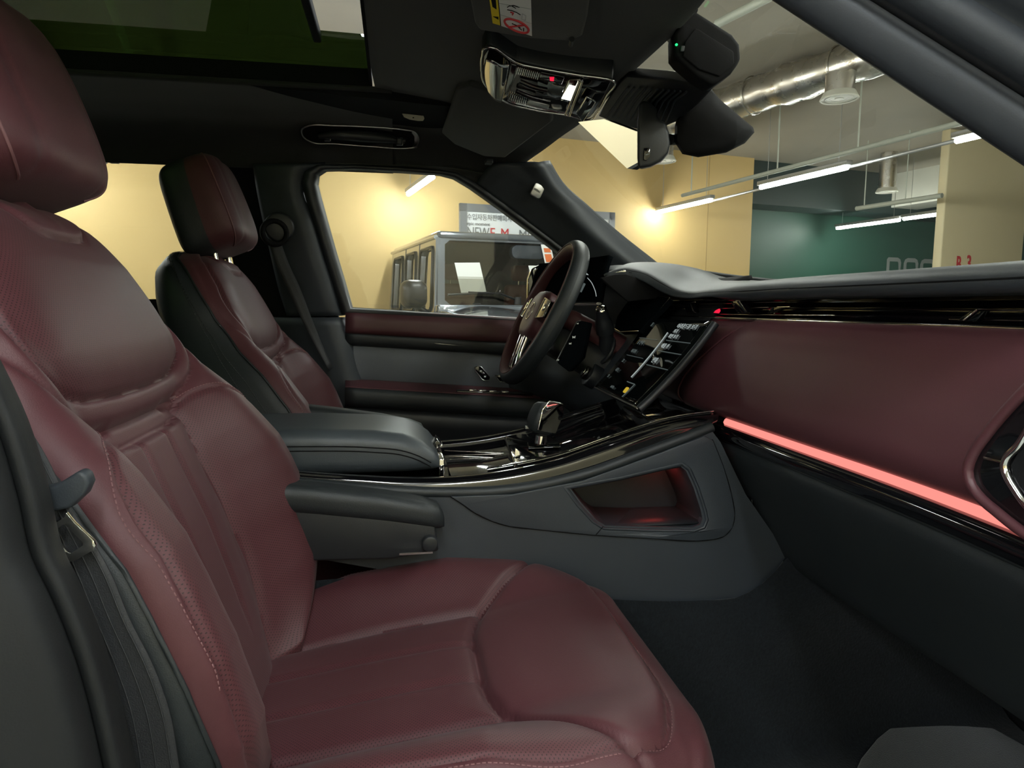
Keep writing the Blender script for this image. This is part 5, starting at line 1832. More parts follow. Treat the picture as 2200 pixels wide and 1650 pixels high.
ins = [(968, 1066), (1100, 1061), (1250, 1032), (1380, 986), (1470, 952), (1512, 936), (1530, 945), (1552, 1000), (1570, 1062), (1577, 1105), (1572, 1132), (1556, 1150), (1530, 1158), (1495, 1161), (1400, 1156), (1280, 1149), (1150, 1136), (1095, 1130), (1055, 1118), (1018, 1100), (990, 1080)]
cubf = [(1210, 1046), (1330, 1025), (1432, 1001), (1466, 993), (1482, 1005), (1500, 1045), (1516, 1094), (1521, 1117), (1514, 1134), (1492, 1142), (1400, 1141), (1296, 1137), (1272, 1122), (1238, 1085)]
rel(plate('tray_surround', [PY(x, y, -0.177) for x, y in ins], (0, -0.004, 0), 'grey_plastic', holes=[[PY(x, y, -0.177) for x, y in cubf]], bevel=0.0015), con)
rel(tube('surround_joint', [PY(x, y, -0.1785) for x, y in ins[6:] + ins[:1]], 0.0016, 'matte_black', n=6, samples=80), con)
# rolled frame of the tray opening
fr = [PY(x, y, -0.181) for x, y in cubf]
fi = [PY(x, y, -0.165) for x, y in cub]
rr = [a.lerp(b, 0.5) + V3(0, -0.004, 0) for a, b in zip(fr, fi)]
deep = [p + V3(-0.006 if p.x > 0.45 else 0.004, 0.09, 0.004 if p.z < 0.93 else -0.004) for p in fi]
n = len(fr)
V = fr + rr + fi + deep
F = grid_faces(4, n, True)
rel(from_data('tray_frame', V, F, 'grey_plastic', thick=0.003), con)
rel(plate('tray_back', [p + V3(0, 0.002, 0) for p in deep], (0, 0.004, 0), 'black_plastic'), con)
rel(surf('tray_floor', [[V3(0.30, -0.17, 0.886), V3(0.52, -0.17, 0.884)], [V3(0.30, -0.05, 0.886), V3(0.52, -0.05, 0.884)]], 4, 4, 'black_plastic', thick=0.003), con)
rel(plate('surround_joint', [PY(x, y, -0.1818) for x, y in ((1279, 1149), (1295, 1131), (1297, 1131), (1281.5, 1149))], (0, -0.0006, 0), 'matte_black'), con)
# hidden ambience lamp that reddens the tray
lm = rel(box('tray_lamp', (0.02, 0.05, 0.003), V3(0.468, -0.105, 0.9735), emitmat('tray_glow', (1.0, 0.09, 0.07), 9.0)), con)

# armrest box lid
arm = thing('console_armrest', 'grey leather padded armrest lid of the centre console', 'armrest', loc=(-0.2, 0, 0.97))
L = []
AW = 0.212
for x, zt, zb_, wk, r in ((-0.52, 1.050, 0.972, 1.0, 0.026), (-0.30, 1.051, 0.972, 1.0, 0.026), (-0.14, 1.050, 0.972, 1.0, 0.026), (-0.04, 1.045, 0.972, 1.0, 0.026), (0.01, 1.038, 0.972, 0.995, 0.026), (0.040, 1.026, 0.973, 0.985, 0.026), (0.060, 1.010, 0.976, 0.965, 0.017), (0.070, 0.996, 0.979, 0.94, 0.008)):
    h = zt - zb_
    L.append([V3(x, a * wk, (zt + zb_) / 2 + b) for a, b in rrect(AW, h, r, 8)])
rel(loft('lid', L, 'grey_leather', sharp=75), arm)
for dz in (0.0, -0.0075):
    sl = [V3(x, -AW / 2 * wk - 0.0004, z + dz) for x, z, wk in ((-0.5, 1.024, 1), (-0.3, 1.025, 1), (-0.14, 1.024, 1), (-0.04, 1.019, 1), (0.01, 1.012, 0.995), (0.040, 1.000, 0.985), (0.056, 0.990, 0.972))]
    rel(tube('lid_seam', sl, 0.0010, 'matte_black', n=6, samples=50), arm)
rel(box('latch', (0.012, 0.05, 0.016), frame(V3(0.070, 0.0, 1.004), (0.75, 0, -0.66), y=(0, 1, 0)), 'piano_black', bevel=0.002), arm)
rel(box('latch_edge', (0.004, 0.034, 0.006), frame(V3(0.078, -0.01, 1.002), (0.75, 0, -0.66), y=(0, 1, 0)), 'satin_silver', bevel=0.001), arm)
rel(box('front_plate', (0.010, 0.19, 0.036), V3(0.074, 0, 0.976), 'chrome', bevel=0.002), arm)

# cup holder shutter lines and gear selector
rel(box('shutter', (0.12, 0.20, 0.003), frame(V3(0.150, 0.005, 0.962), (1, 0, 0.02), y=(0, 1, 0)), 'piano_black', con.parent, bevel=0.001), con)
for a, b in (((955, 962), (1082, 948)), ((955, 968), (1083, 974)), ((965, 980), (1078, 984))):
    rel(tube('shutter_line', [PZ(*a, 0.9645), PZ(*b, 0.9645)], 0.0009, 'dark_chrome', n=6), con)
gs = thing('gear_selector', 'short gear selector with chrome face on a gloss plinth', 'gear lever', loc=(0.26, 0.0, 0.98))
base = [(1083, 936), (1100, 934), (1190, 922), (1215, 965), (1180, 985), (1103, 996)]
pb = [PZ(x, y, 0.990) for x, y in base]
rel(plate('plinth', [p for p in pb], (0, 0, -0.03), 'piano_black', bevel=0.004), gs)
rel(plate('plinth_corner', [PY(x, y, -0.105) for x, y in ((1104, 993), (1107, 962), (1120, 972), (1119, 984))], (0, 0.004, 0), 'chrome', bevel=0.001), gs)
rel(box('select_plate', (0.06, 0.05, 0.004), frame(PZ(1168, 956, 0.994), (1, -0.15, 0.05), y=(0, 1, 0)), 'dark_glass', bevel=0.002), gs)
rel(text('gear_letters', 'P R N D', frame(PZ(1148, 948, 0.9975), (0.7, -0.7, 0), y=(0.7, 0.7, 0)), 0.006, 'grey_print', ext=0.0002), gs)
g0, g1 = PY(1162, 952, -0.015), PY(1166, 905, -0.015)
gx = Vector((1, 0.12, 0)).normalized()
gu = (g1 - g0).normalized()
gy = gu.cross(gx).normalized()
rel(tube('neck', [g0, g0.lerp(g1, 0.35)], [0.012, 0.011], 'chrome', n=20), gs)
L = []
gk0 = PY(1158, 930, -0.015)
gk1 = PY(1176, 866, -0.015)
kd = (gk1 - gk0).normalized()
kx = Vector((0.38, -0.9, 0.1))
kx = (kx - kd * kx.dot(kd)).normalized()
ky = kd.cross(kx)
for t, w_, d_ in ((0.0, 0.6, 0.55), (0.10, 0.84, 0.80), (0.3, 1.0, 1.0), (0.6, 0.98, 0.95), (0.85, 0.86, 0.80), (0.96, 0.66, 0.55), (1.0, 0.4, 0.3)):
    L.append([gk0 + kd * ((gk1 - gk0).length * t) + kx * (y * d_) + ky * (x * w_) for x, y in rrect(0.052, 0.044, 0.014)])
rel(loft('knob', L, 'black_leather', sharp=70), gs)
Mk = frame(gk0 + kd * 0.042 + kx * 0.0225, ky, y=kd)
fp = [Mk @ Vector((x, y, 0.0)) for x, y in ((-0.022, -0.034), (0.019, -0.034), (0.0245, 0.006), (0.017, 0.023), (-0.015, 0.023), (-0.0245, 0.004))]
cz = Mk @ Vector((0, 0, 1)) - Mk @ Vector((0, 0, 0))
sgn = 1 if cz.dot(kx) > 0 else -1
rel(plate('chrome_face', fp, kx * 0.003, 'mirror', bevel=0.002), gs)
rel(box('side_button', (0.008, 0.008, 0.006), frame(PY(1133, 918, 0.01), (1, 0, 0), y=(0, 1, 0)), 'satin_silver', bevel=0.001), gs)
# phone tray ahead of the lever
pt = thing('phone_tray', 'black ribbed phone tray below the touchscreen', 'tray', loc=(0.40, 0, 0.99))
q = [(1248, 928), (1330, 888), (1362, 928), (1285, 962)]
pq = [PP(x, y, (0.36, 0, 0.998), Vector((-0.33, 0, 1)).normalized()) for x, y in q]
rel(plate('mat', pq, (0.001, 0, -0.004), 'matte_black', bevel=0.001), pt)
for i in range(4):
    rel(tube('rim', [pq[i] + V3(0, 0, 0.001), pq[(i + 1) % 4] + V3(0, 0, 0.001)], 0.0022, 'piano_black', n=6), pt)
rel(plate('back_wall', [PP(x, y, (0.44, 0, 1.03), Vector((-1, 0, 0.3)).normalized()) for x, y in ((1330, 888), (1340, 872), (1400, 905), (1362, 928))], (0.01, 0, 0), 'piano_black', bevel=0.001), pt)

# ================================================================ seat belt buckle beside the passenger seat
bk = thing('belt_buckle', 'red push button belt buckle between passenger seat and console', 'belt buckle', loc=PY(750, 1290, -0.18))
c = PY(750, 1268, -0.185)
xb = (PY(778, 1284, -0.185) - PY(722, 1255, -0.185)).normalized()
Mb = frame(c, xb, z=(0.45, -0.75, 0.6))
rel(pad('casing', 0.046, 0.026, 0.07, 0.006, Mb @ Matrix.Translation((0, 0, -0.001)), 'black_plastic'), bk)
rel(pad('button', 0.036, 0.0125, 0.004, 0.003, Mb @ Matrix.Translation((0, 0, 0.002)), 'red_plastic', edge=0.001), bk)
for s in (-1, 1):
    rel(tube('clip_frame', [Mb @ Vector((s * 0.016, 0.008, 0.001)), Mb @ Vector((s * 0.0205, 0.004, 0.001)), Mb @ Vector((s * 0.0205, -0.003, 0.001)), Mb @ Vector((s * 0.016, -0.008, 0.001))], 0.0014, 'white_plastic', n=6), bk)

# ================================================================ carpet, floor mat, driver door
cp_ = [[PY(x, y, -0.19) for x, y in ((900, 1240), (1200, 1278), (1320, 1288), (1500, 1290), (1590, 1282), (1640, 1252), (1700, 1190))]]
base3 = cp_[0]
car_rows = [base3, [p + V3(0.005, -0.018, -0.05) for p in base3], [V3(p.x + 0.01, -0.232, 0.60 + 0.05 * max(0, p.x - 0.55)) for p in base3], [V3(p.x + 0.02, -0.27, 0.512 + 0.12 * max(0, p.x - 0.95)) for p in base3], [V3(p.x + 0.02, -0.34, 0.50 + 0.12 * max(0, p.x - 0.95)) for p in base3], [V3(p.x + 0.02, -0.80, 0.50 + 0.12 * max(0, p.x - 0.95)) for p in base3]]
for r_ in car_rows:
    e = r_[-1]
    r_.append(V3(1.05, e.y, e.z + (0.02 if e.y > -0.25 else 0.03)))
    r_.insert(0, V3(-0.3, r_[0].y, r_[0].z))
struct(surf('floor_carpet', car_rows, 50, 40, 'carpet'), 'dark carpet covering the tunnel side and the passenger footwell', 'carpet')
struct(hexa('floor_carpet_driver', [V3(-0.3, 0.19, 0.47), V3(1.1, 0.19, 0.47), V3(1.1, 0.78, 0.47), V3(-0.3, 0.78, 0.47), V3(-0.3, 0.19, 0.52), V3(1.1, 0.19, 0.56), V3(1.1, 0.78, 0.56), V3(-0.3, 0.78, 0.52)], 'carpet'), 'dark carpet on the driver side floor', 'carpet')
mt = [(2260, 1700), (1835, 1700), (1838, 1655), (1850, 1628), (1885, 1585), (1935, 1545), (1990, 1515), (2020, 1500), (2100, 1545), (2200, 1600), (2330, 1670)]
tag(plate('floor_mat', [PZ(x, y, 0.532) for x, y in mt], (0, 0, -0.010), 'grey_plastic' if False else mat('mat_pile', (0.024, 0.028, 0.030), 0.95, bump=('noise', 500, 1.0), var=0.3, varscale=400, sheen=0.4), bevel=0.003), 'dark grey fabric mat in the lower right corner of the footwell', 'floor mat')

dr = thing('driver_door', 'driver door panel with burgundy top roll and dark lower pocket', 'car door', loc=(0.2, 0.74, 0.6))
XS = [742, 800, 900, 1000, 1100, 1200, 1330]


def rowp(y0, s, Y, x0=750):
    return [PY(x, y0 + s * (x - x0), Y) for x in XS]


rel(surf('top_roll', [rowp(664, 0.055, 0.745), rowp(667, 0.055, 0.722), rowp(676, 0.056, 0.710), rowp(695, 0.058, 0.706), rowp(712, 0.060, 0.710), rowp(717, 0.060, 0.722)], 30, 18, 'dash_leather', thick=0.006), dr)
rel(surf('dark_band', [rowp(715, 0.060, 0.724), rowp(718, 0.060, 0.713), rowp(729, 0.062, 0.712), rowp(737, 0.063, 0.716), rowp(741, 0.063, 0.73)], 30, 12, 'black_leather', thick=0.006), dr)
rel(tube('chrome_strip', [PY(x, y, 0.711) for x, y in ((812, 727), (850, 729.5), (950, 739), (1050, 748), (1068, 749.5))], [0.0008, 0.0022, 0.0026, 0.0022, 0.001], 'chrome', n=8, samples=24), dr)
rel(surf('grey_panel', [rowp(738, 0.063, 0.728), rowp(760, 0.062, 0.722), rowp(800, 0.060, 0.722), rowp(818, 0.058, 0.726)], 30, 12, 'door_grey', thick=0.006), dr)
rel(surf('arm_ledge', [rowp(815, 0.058, 0.724), rowp(819, 0.058, 0.700), rowp(830, 0.058, 0.655), rowp(834, 0.058, 0.640)], 30, 10, 'dash_leather', thick=0.005), dr)
rel(surf('arm_side', [rowp(834, 0.058, 0.642), rowp(838, 0.058, 0.636), rowp(852, 0.060, 0.632), rowp(866, 0.062, 0.636), rowp(872, 0.062, 0.65)], 30, 12, 'black_leather', thick=0.006), dr)
rel(tube('arm_seam', rowp(845, 0.06, 0.6325), 0.0011, 'matte_black', n=6, samples=30), dr)
rel(surf('lower_pocket', [rowp(870, 0.062, 0.66), rowp(876, 0.062, 0.646), rowp(900, 0.06, 0.650), rowp(960, 0.05, 0.665), rowp(1080, 0.03, 0.69), rowp(1250, 0.0, 0.71)], 30, 18, 'black_plastic', thick=0.008), dr)
for q, nm in (([(1020, 789), (1027, 786), (1034, 788), (1053, 810), (1052, 817), (1043, 818), (1036, 815), (1021, 796)], 'mirror_switch'), ([(1064, 806), (1080, 805), (1088, 815), (1086, 821), (1074, 821)], 'door_switch')):
    rel(plate(nm, [PY(x, y, 0.712) for x, y in q], (0, 0.006, 0), 'piano_black', bevel=0.002), dr)
    rel(tube('switch_rim', [PY(x, y, 0.711) for x, y in q], 0.0012, 'satin_silver', n=6, closed=True), dr)
for x, y in ((1033, 797), (1042, 809)):
    rel(plate('switch_symbol', [PY(x + a, y + b, 0.7105) for a, b in ((-2, -1.5), (2, -1.5), (2, 1.5), (-2, 1.5))], (0, -0.0005, 0), 'white_print'), dr)
rel(box('window_switches', (0.22, 0.035, 0.008), frame(PY(1062, 843, 0.672), (1, 0, -0.055), y=(0, 1, 0)), 'piano_black', bevel=0.003), dr)
for x in (1015, 1036, 1058, 1085):
    rel(box('window_toggle', (0.022, 0.022, 0.006), frame(PY(x, 838 + (x - 1015) * 0.055, 0.665), (1, 0, -0.055), y=(0, 1, 0)), 'chrome', bevel=0.002), dr)

nest(con, [('rail_line', 'near_rail'), ('deck_edge', 'deck'), ('deck_ridge', 'deck'), ('surround_joint', 'tray_surround'), ('tray_lamp', 'tray_frame'), ('tray_floor', 'tray_frame'), ('tray_back', 'tray_frame'), ('shutter_line', 'shutter')])
nest(arm, [('lid_seam', 'lid'), ('latch_edge', 'latch')])
nest(gs, [('chrome_face', 'knob'), ('side_button', 'knob'), ('plinth_corner', 'plinth'), ('gear_letters', 'select_plate')])
nest(bk, [('clip_frame', 'casing')])
nest(dr, [('switch_rim', 'mirror_switch'), ('switch_symbol', 'mirror_switch'), ('arm_seam', 'arm_side'), ('window_toggle', 'window_switches'), ('chrome_strip', 'dark_band')])
# ================================================================ things on the roof lining and the windscreen
# --- overhead console
OP0, ON = Vector((0.27, 0, 1.652)), Vector((-0.17, 0, -1)).normalized()


def oc(px, py, lift=0.0):
    return PP(px, py, OP0, ON) + ON * lift


oh = thing('overhead_console', 'gloss overhead console with lit lamp and switches', 'overhead console', loc=OP0 + Vector((0, 0, 0.03)))
out_px = [(1034, 150), (1036, 118), (1045, 101), (1058, 101), (1085, 118), (1112, 135), (1160, 146), (1240, 160), (1318, 173), (1304, 204), (1280, 244), (1268, 256), (1252, 257), (1238, 252), (1150, 236), (1095, 222), (1060, 200), (1040, 178)]
op = [oc(*p) for p in out_px]
rel(plate('housing', [p + Vector((0, 0, 0.002)) for p in op], (0, 0, 0.035), 'black_plastic', bevel=0.004), oh)
rel(plate('fascia', [oc(x, y, 0.001) for x, y in [((a - 1165) * 0.97 + 1165, (b - 178) * 0.95 + 178) for a, b in out_px]], (0, 0, 0.004), 'piano_black', bevel=0.0015), oh)
rel(tube('bezel', [p + ON * 0.0005 for p in op], 0.0022, 'chrome', n=8, closed=True, samples=80), oh)
cpx = [(1040, 150), (1042, 120), (1051, 108), (1060, 108), (1096, 133), (1088, 170), (1079, 207), (1052, 185)]
cc = oc(1065, 155)
rows = [[oc(x, y, 0.003 + 0.012 * (1 - ((x - 1065) / 32.0) ** 2)) for x, y in r_] for r_ in (((1046, 112), (1060, 110), (1078, 121), (1096, 133)), ((1041, 135), (1057, 138), (1074, 144), (1091, 155)), ((1043, 160), (1056, 166), (1070, 174), (1086, 182)), ((1052, 184), (1060, 192), (1069, 200), (1079, 206)))]
rel(surf('rear_lens', rows, 16, 16, 'mirror', thick=0.002), oh)
rel(plate('divider', [oc(x, y, 0.004) for x, y in ((1097, 135), (1112, 138), (1092, 216), (1078, 209))], (0, 0, 0.008), 'piano_black', bevel=0.003), oh)
rel(plate('mid_panel', [oc(x, y, 0.003) for x, y in ((1112, 152), (1157, 168), (1150, 200), (1140, 210), (1097, 190))], (0, 0, 0.003), 'mirror'), oh)
for (x0, y0), (x1, y1), nn in (((1113, 140), (1158, 152), 12), ((1098, 196), (1134, 212), 10)):
    for i in range(nn):
        t = i / (nn - 1)
        x, y = x0 + (x1 - x0) * t, y0 + (y1 - y0) * t
        rel(tube('grille_bar', [oc(x + 1.5, y - 1, 0.0045), oc(x - 2.5, y + 13, 0.0045)], 0.0010, 'dark_chrome', n=5), oh)
for a, b in (((1118, 165), (1176, 184)), ((1111, 186), (1165, 205))):
    rel(tube('lever', [oc(*a, 0.008), oc((a[0] + b[0]) / 2, (a[1] + b[1]) / 2, 0.010), oc(*b, 0.008)], 0.0045, 'piano_black', n=10, samples=8), oh)
rel(plate('button', [oc(x, y, 0.005) for x, y in ((1163, 150), (1214, 160), (1208, 176), (1158, 166))], (0, 0, 0.004), 'piano_black', bevel=0.001), oh)
rel(plate('button_light', [oc(x, y, 0.0062) for x, y in ((1182, 159), (1192, 159), (1191, 167), (1183, 166))], (0, 0, 0.001), 'red_led'), oh)
rel(plate('lamp_lens', [oc(x, y, 0.006) for x, y in ((1224, 165), (1246, 165), (1228, 213), (1205, 210))], (0, 0, 0.003), 'mirror', bevel=0.001), oh)
rel(plate('lamp', [oc(x, y, 0.0075) for x, y in ((1224, 176), (1240, 180), (1229, 208), (1208, 203))], (0, 0, 0.001), 'cabin_lamp'), oh)
for a, b in (((1246, 165), (1216, 240)), ((1252, 167), (1224, 242))):
    rel(tube('cross_bar', [oc(*a, 0.006), oc(*b, 0.006)], 0.0025, 'chrome', n=8), oh)
rel(plate('front_lens', [oc(x, y, 0.012) for x, y in ((1262, 195), (1283, 206), (1254, 252), (1240, 230))], (0, 0, 0.004), 'mirror', bevel=0.002), oh)
rel(plate('front_insert', [oc(x, y, 0.0130) for x, y in ((1262, 203), (1268, 208), (1250, 237), (1242, 230))], (0, 0, 0.001), 'grey_plastic'), oh)
rel(plate('small_button', [oc(x, y, 0.005) for x, y in ((1138, 211), (1182, 222), (1178, 230), (1133, 220))], (0, 0, 0.003), 'satin_silver', bevel=0.001), oh)

# --- sun visors
vA, vB, vC, vD = PY(1072, 350, 0.54), PY(1205, 248, 0.19), PY(985, 175, 0.185), PY(944, 298, 0.545)
sv = thing('sun_visor', 'folded up dark grey driver sun visor beside the overhead console', 'sun visor', loc=vA)
vp = []
for (a, b, c_) in ((vD, vA, 0.25), (vA, vB, 0.12), (vB, vC, 0.1), (vC, vD, 0.12)):
    vp += [a.lerp(b, c_), a.lerp(b, 1 - c_)]
n_v = (vB - vA).cross(vD - vA).normalized()
if n_v.z > 0:
    n_v = -n_v
rel(plate('panel', vp, -n_v * 0.016, 'visor_cloth', bevel=0.006), sv)
rel(cyl('clip', PY(1136, 266, 0.33), PY(1143, 256, 0.33), 0.006, 'black_plastic', n=10), sv)
rel(box('hinge', (0.02, 0.03, 0.012), PY(1050, 348, 0.575), 'black_plastic', bevel=0.003), sv)

pA = [(1006, -60), (1012, 10), (1020, 52), (1030, 66), (1140, 84), (1225, 90), (1252, 78), (1262, 40), (1275, -60)]
pv = thing('sun_visor', 'folded up dark passenger sun visor carrying the warning label', 'sun visor', loc=PZ(1140, 40, 1.662))
VP0, VN = Vector((0.2, -0.22, 1.655)), Vector((-0.05, -0.06, -1)).normalized()


def pvp(x, y, lift=0.0):
    return PP(x, y, VP0, VN) + VN * lift


rel(plate('panel', [pvp(*p) for p in pA], Vector((0, 0, 0.016)), 'visor_cloth', bevel=0.005), pv)
rel(cyl('clip', pvp(1227, 90, 0.004), pvp(1229, 78, 0.004), 0.004, 'black_plastic', n=10), pv)
wl = thing('warning_label', 'white and yellow airbag warning label on the passenger visor', 'label', loc=pvp(1100, 30, 0.001))
rel(plate('white_field', [pvp(*p, 0.0012) for p in ((1068, -40), (1140, -40), (1143, 76), (1077, 54))], Vector((0, 0, 0.0006)), 'white_plastic'), wl)
rel(plate('yellow_field', [pvp(*p, 0.0013) for p in ((1044, -40), (1066, -40), (1075.5, 53), (1058.5, 48), (1052, 0))], Vector((0, 0, 0.0006)), 'yellow_print'), wl)
rel(plate('black_edge', [pvp(*p, 0.0015) for p in ((1066, -40), (1067.5, -40), (1076.5, 54), (1075, 53))], Vector((0, 0, 0.0004)), 'matte_black'), wl)
rel(plate('warning_mark', [pvp(*p, 0.0017) for p in ((1059, 33), (1071, 34), (1071, 40))], Vector((0, 0, 0.0004)), 'matte_black'), wl)
rel(plate('print_block', [pvp(*p, 0.0017) for p in ((1055, -5), (1065, -5), (1067, 18), (1058, 12))], Vector((0, 0, 0.0004)), 'matte_black'), wl)
ec = (1110, 52.5)
ell = []
for i in range(36):
    a = 2 * math.pi * i / 36
    x, y = 26 * math.cos(a), 11.5 * math.sin(a)
    ell.append(pvp(ec[0] + x, ec[1] + y + 0.38 * x, 0.002))
rel(tube('ban_ring', ell, 0.0017, 'red_print', n=6, closed=True), wl)
rel(tube('ban_bar', [pvp(1094, 55, 0.002), pvp(1126, 51, 0.002)], 0.0014, 'red_print', n=6), wl)
for q in ([(1100, 48), (1110, 52), (1116, 58), (1121, 62)], [(1112, 52), (1118, 57)], [(1125, 58), (1125, 64)], [(1090, 18), (1100, 20), (1110, 24), (1118, 29)], [(1090, 13), (1094, 10), (1104, 9), (1116, 13)], [(1098, 9), (1108, 15)]):
    rel(tube('print_line', [pvp(*p, 0.0018) for p in q], 0.0007, 'matte_black', n=4), wl)
rel(tube('print_line', [pvp(*p, 0.0018) for p in ((1097, 23), (1103, 25), (1101, 29))], 0.0013, 'red_print', n=4), wl)
for q in ([(1072, 4), (1142, 17)], [(1075, 29), (1142, 48)], [(1122, 27), (1130, 31), (1129, 41), (1121, 39), (1122, 27)]):
    rel(tube('print_line', [pvp(*p, 0.0018) for p in q], 0.0003, 'grey_print', n=4), wl)

# --- grab handle and small lens over the driver window
gh = thing('grab_handle', 'black roof grab handle in a recess above the driver window', 'grab handle', loc=PY(775, 292, 0.65))
gout = [(650, 276), (660, 271), (720, 270), (800, 273), (870, 279), (890, 283), (898, 292), (899, 306), (894, 316), (880, 318), (800, 315), (720, 309), (668, 305), (654, 297)]


def hy(py):
    return 0.628 - 0.0015 * (290 - py)


rel(tube('recess_rim', [PY(x, y, hy(y)) for x, y in gout], 0.0024, 'satin_silver', n=8, closed=True, samples=90), gh)
rel(plate('recess', [PY(x, y, hy(y) + 0.004) for x, y in gout], (0, 0.012, 0), 'matte_black'), gh)
rel(plate('end_shine', [PY(x, y, hy(y) - 0.001) for x, y in ((884, 284), (892, 284), (899, 294), (899, 306), (893, 316), (885, 317), (890, 306), (890, 293))], (0, 0.004, 0), 'satin_silver', bevel=0.001), gh)
rel(tube('grip', [PY(x, y, hy(y) - 0.010) for x, y in ((684, 292), (700, 290), (780, 292), (850, 300), (870, 303))], [0.006, 0.013, 0.0145, 0.013, 0.006], 'black_plastic', n=14, samples=24, flat=(1.0, 1.1)), gh)
for x, y in ((703, 295), (858, 304)):
    rel(pad('pivot_cap', 0.016, 0.020, 0.012, 0.003, frame(PY(x, y, 0.622), (1, 0, -0.05), z=(0.1, -1, -0.35)), 'black_plastic'), gh)
    rel(tube('cap_edge', [PY(x + 1, y - 8, 0.618), PY(x + 7, y - 8, 0.618), PY(x + 7, y + 8, 0.618), PY(x - 6, y + 8, 0.618)], 0.0009, 'satin_silver', n=5), gh)
ln = thing('roof_sensor', 'small pale oval sensor cover on the roof lining', 'sensor', loc=PY(887, 248, 0.54))
lo = [(863, 243), (864, 238), (870, 236), (885, 238), (902, 243), (910, 249), (912, 255), (909, 260), (898, 260), (880, 257), (868, 252)]
rel(plate('cover', [PY(x, y, 0.497) for x, y in lo], (0, 0.03, 0.012), 'beige_lens', bevel=0.0015), ln)
for x, y in ((887, 245), (888, 253)):
    rel(box('slot', (0.0035, 0.003, 0.0022), PY(x, y, 0.4965), 'matte_black'), ln)

# --- rear-view mirror
mr = thing('rear_view_mirror', 'black rear-view mirror with reflecting glass hanging at the windscreen', 'mirror', loc=PY(1405, 290, 0.0))
mp = [(1372, 221), (1380, 216), (1393, 216), (1410, 232), (1414, 256), (1430, 262), (1437, 285), (1440, 308), (1436, 328), (1420, 346), (1398, 357), (1371, 362), (1369, 340), (1369, 260)]
rel(plate('housing', [PY(x, y, -0.045) for x, y in mp], (0.02, 0.05, 0.008), 'black_plastic', bevel=0.006), mr)
rel(plate('button', [PY(x, y, -0.048) for x, y in ((1384, 318), (1397, 317), (1397, 336), (1390, 345), (1383, 344))], (0, 0.003, 0), 'piano_black', bevel=0.001), mr)
rel(tube('button_mark', [PY(1387, 333, -0.0485), PY(1394, 331, -0.0485)], 0.0008, 'grey_print', n=5), mr)
rel(cyl('stem', PY(1438, 300, -0.02), PY(1458, 300, 0.0), 0.010, 'black_plastic', n=12), mr)
MN = Vector((-0.42, -0.89, -0.12)).normalized()
mg = [PP(x, y, PY(1371, 300, -0.022), MN) for x, y in ((1372, 284), (1372, 348), (1347, 362), (1242, 262), (1298, 256))]
rel(plate('mirror_glass', mg, (0.010, 0.004, 0), 'mirror'), mr)
rel(plate('mirror_back', [p + Vector((0.0105, 0.0045, 0)) for p in mg], (0.012, 0.004, 0), 'black_plastic'), mr)

# --- sensor cover behind the mirror with its slatted foot
WN = Vector((-0.576, 0, -0.817)).normalized()
WP0 = Vector((0.45, 0, 1.628))


def wsp(px, py, lift=0.0):
    return PP(px, py, WP0, WN) + WN * lift


sh = thing('sensor_cover', 'black slatted sensor cover behind the rear-view mirror', 'sensor cover', loc=wsp(1420, 220))
rel(plate('foot', [wsp(*p) for p in ((1284, 250), (1304, 215), (1330, 176), (1345, 163), (1420, 170), (1500, 183), (1530, 192), (1500, 225), (1455, 262), (1400, 285), (1340, 272))], -WN * 0.02, 'black_plastic', bevel=0.004), sh)
for i in range(11):
    x0 = 1306 + i * 12.5
    rel(tube('slat', [wsp(x0, 247 + i * 1.5, 0.003), wsp(x0 + 22, 216 - i * 0.4, 0.004), wsp(x0 + 46, 184 + i * 1.0, 0.003)], 0.0022, 'grey_plastic', n=6), sh)
hp = [(1458, 240), (1500, 200), (1530, 193), (1545, 212), (1618, 274), (1621, 284), (1600, 308), (1560, 328), (1500, 338), (1466, 331), (1449, 305), (1450, 270)]
far_ = [PY(1535 + (x - 1535) * 0.80, 262 + (y - 262) * 0.85, 0.03) for x, y in hp]
near_ = [PY(x, y, -0.02) for x, y in hp]
tip = [PY(1525 + (x - 1525) * 0.72, 280 + (y - 280) * 0.62, -0.05) for x, y in hp]
mid_ = [PY(1530 + (x - 1530) * 0.93, 270 + (y - 270) * 0.92, -0.04) for x, y in hp]
rel(loft('shell', [tip, mid_, near_, far_], 'matte_black', sharp=50), sh)

# --- dash camera on the glass
dc = thing('dash_camera', 'black dash camera with a green light high on the windscreen', 'dash camera', loc=PY(1520, 100, -0.20))
dp = [(1448, 68), (1486, 25), (1497, 24), (1574, 73), (1590, 94), (1593, 128), (1572, 158), (1545, 177), (1530, 184), (1500, 166), (1460, 132), (1449, 118)]
nearl = [PY(x, y, -0.225) for x, y in dp]
rel(plate('body', nearl, (0.012, 0.055, 0.006), 'matte_black', bevel=0.007), dc)
rel(plate('front_face', [PY(x, y, -0.2255) for x, y in ((1492, 62), (1502, 66), (1574, 112), (1576, 138), (1545, 165), (1500, 150), (1466, 122), (1470, 92))], (0, -0.003, 0), 'matte_black', bevel=0.002), dc)
rel(plate('button', [PY(x, y, -0.2295) for x, y in ((1464, 98), (1472, 98), (1470, 110), (1462, 110))], (0, 0.002, 0), 'grey_plastic', bevel=0.001), dc)
rel(cyl('status_light', PY(1453, 96, -0.230), PY(1454, 96, -0.222), 0.0018, 'green_led', n=10), dc)
rel(tube('cable', [PY(1466, 52, -0.2), PY(1455, 42, -0.2), PY(1444, 36, -0.2)], 0.004, 'black_plastic', n=8, samples=8), dc)
rel(plate('mount', [PY(x, y, -0.155) for x, y in ((1430, 60), (1470, 10), (1500, 20), (1470, 110))], (0.0, 0.02, 0.0), 'matte_black'), dc)

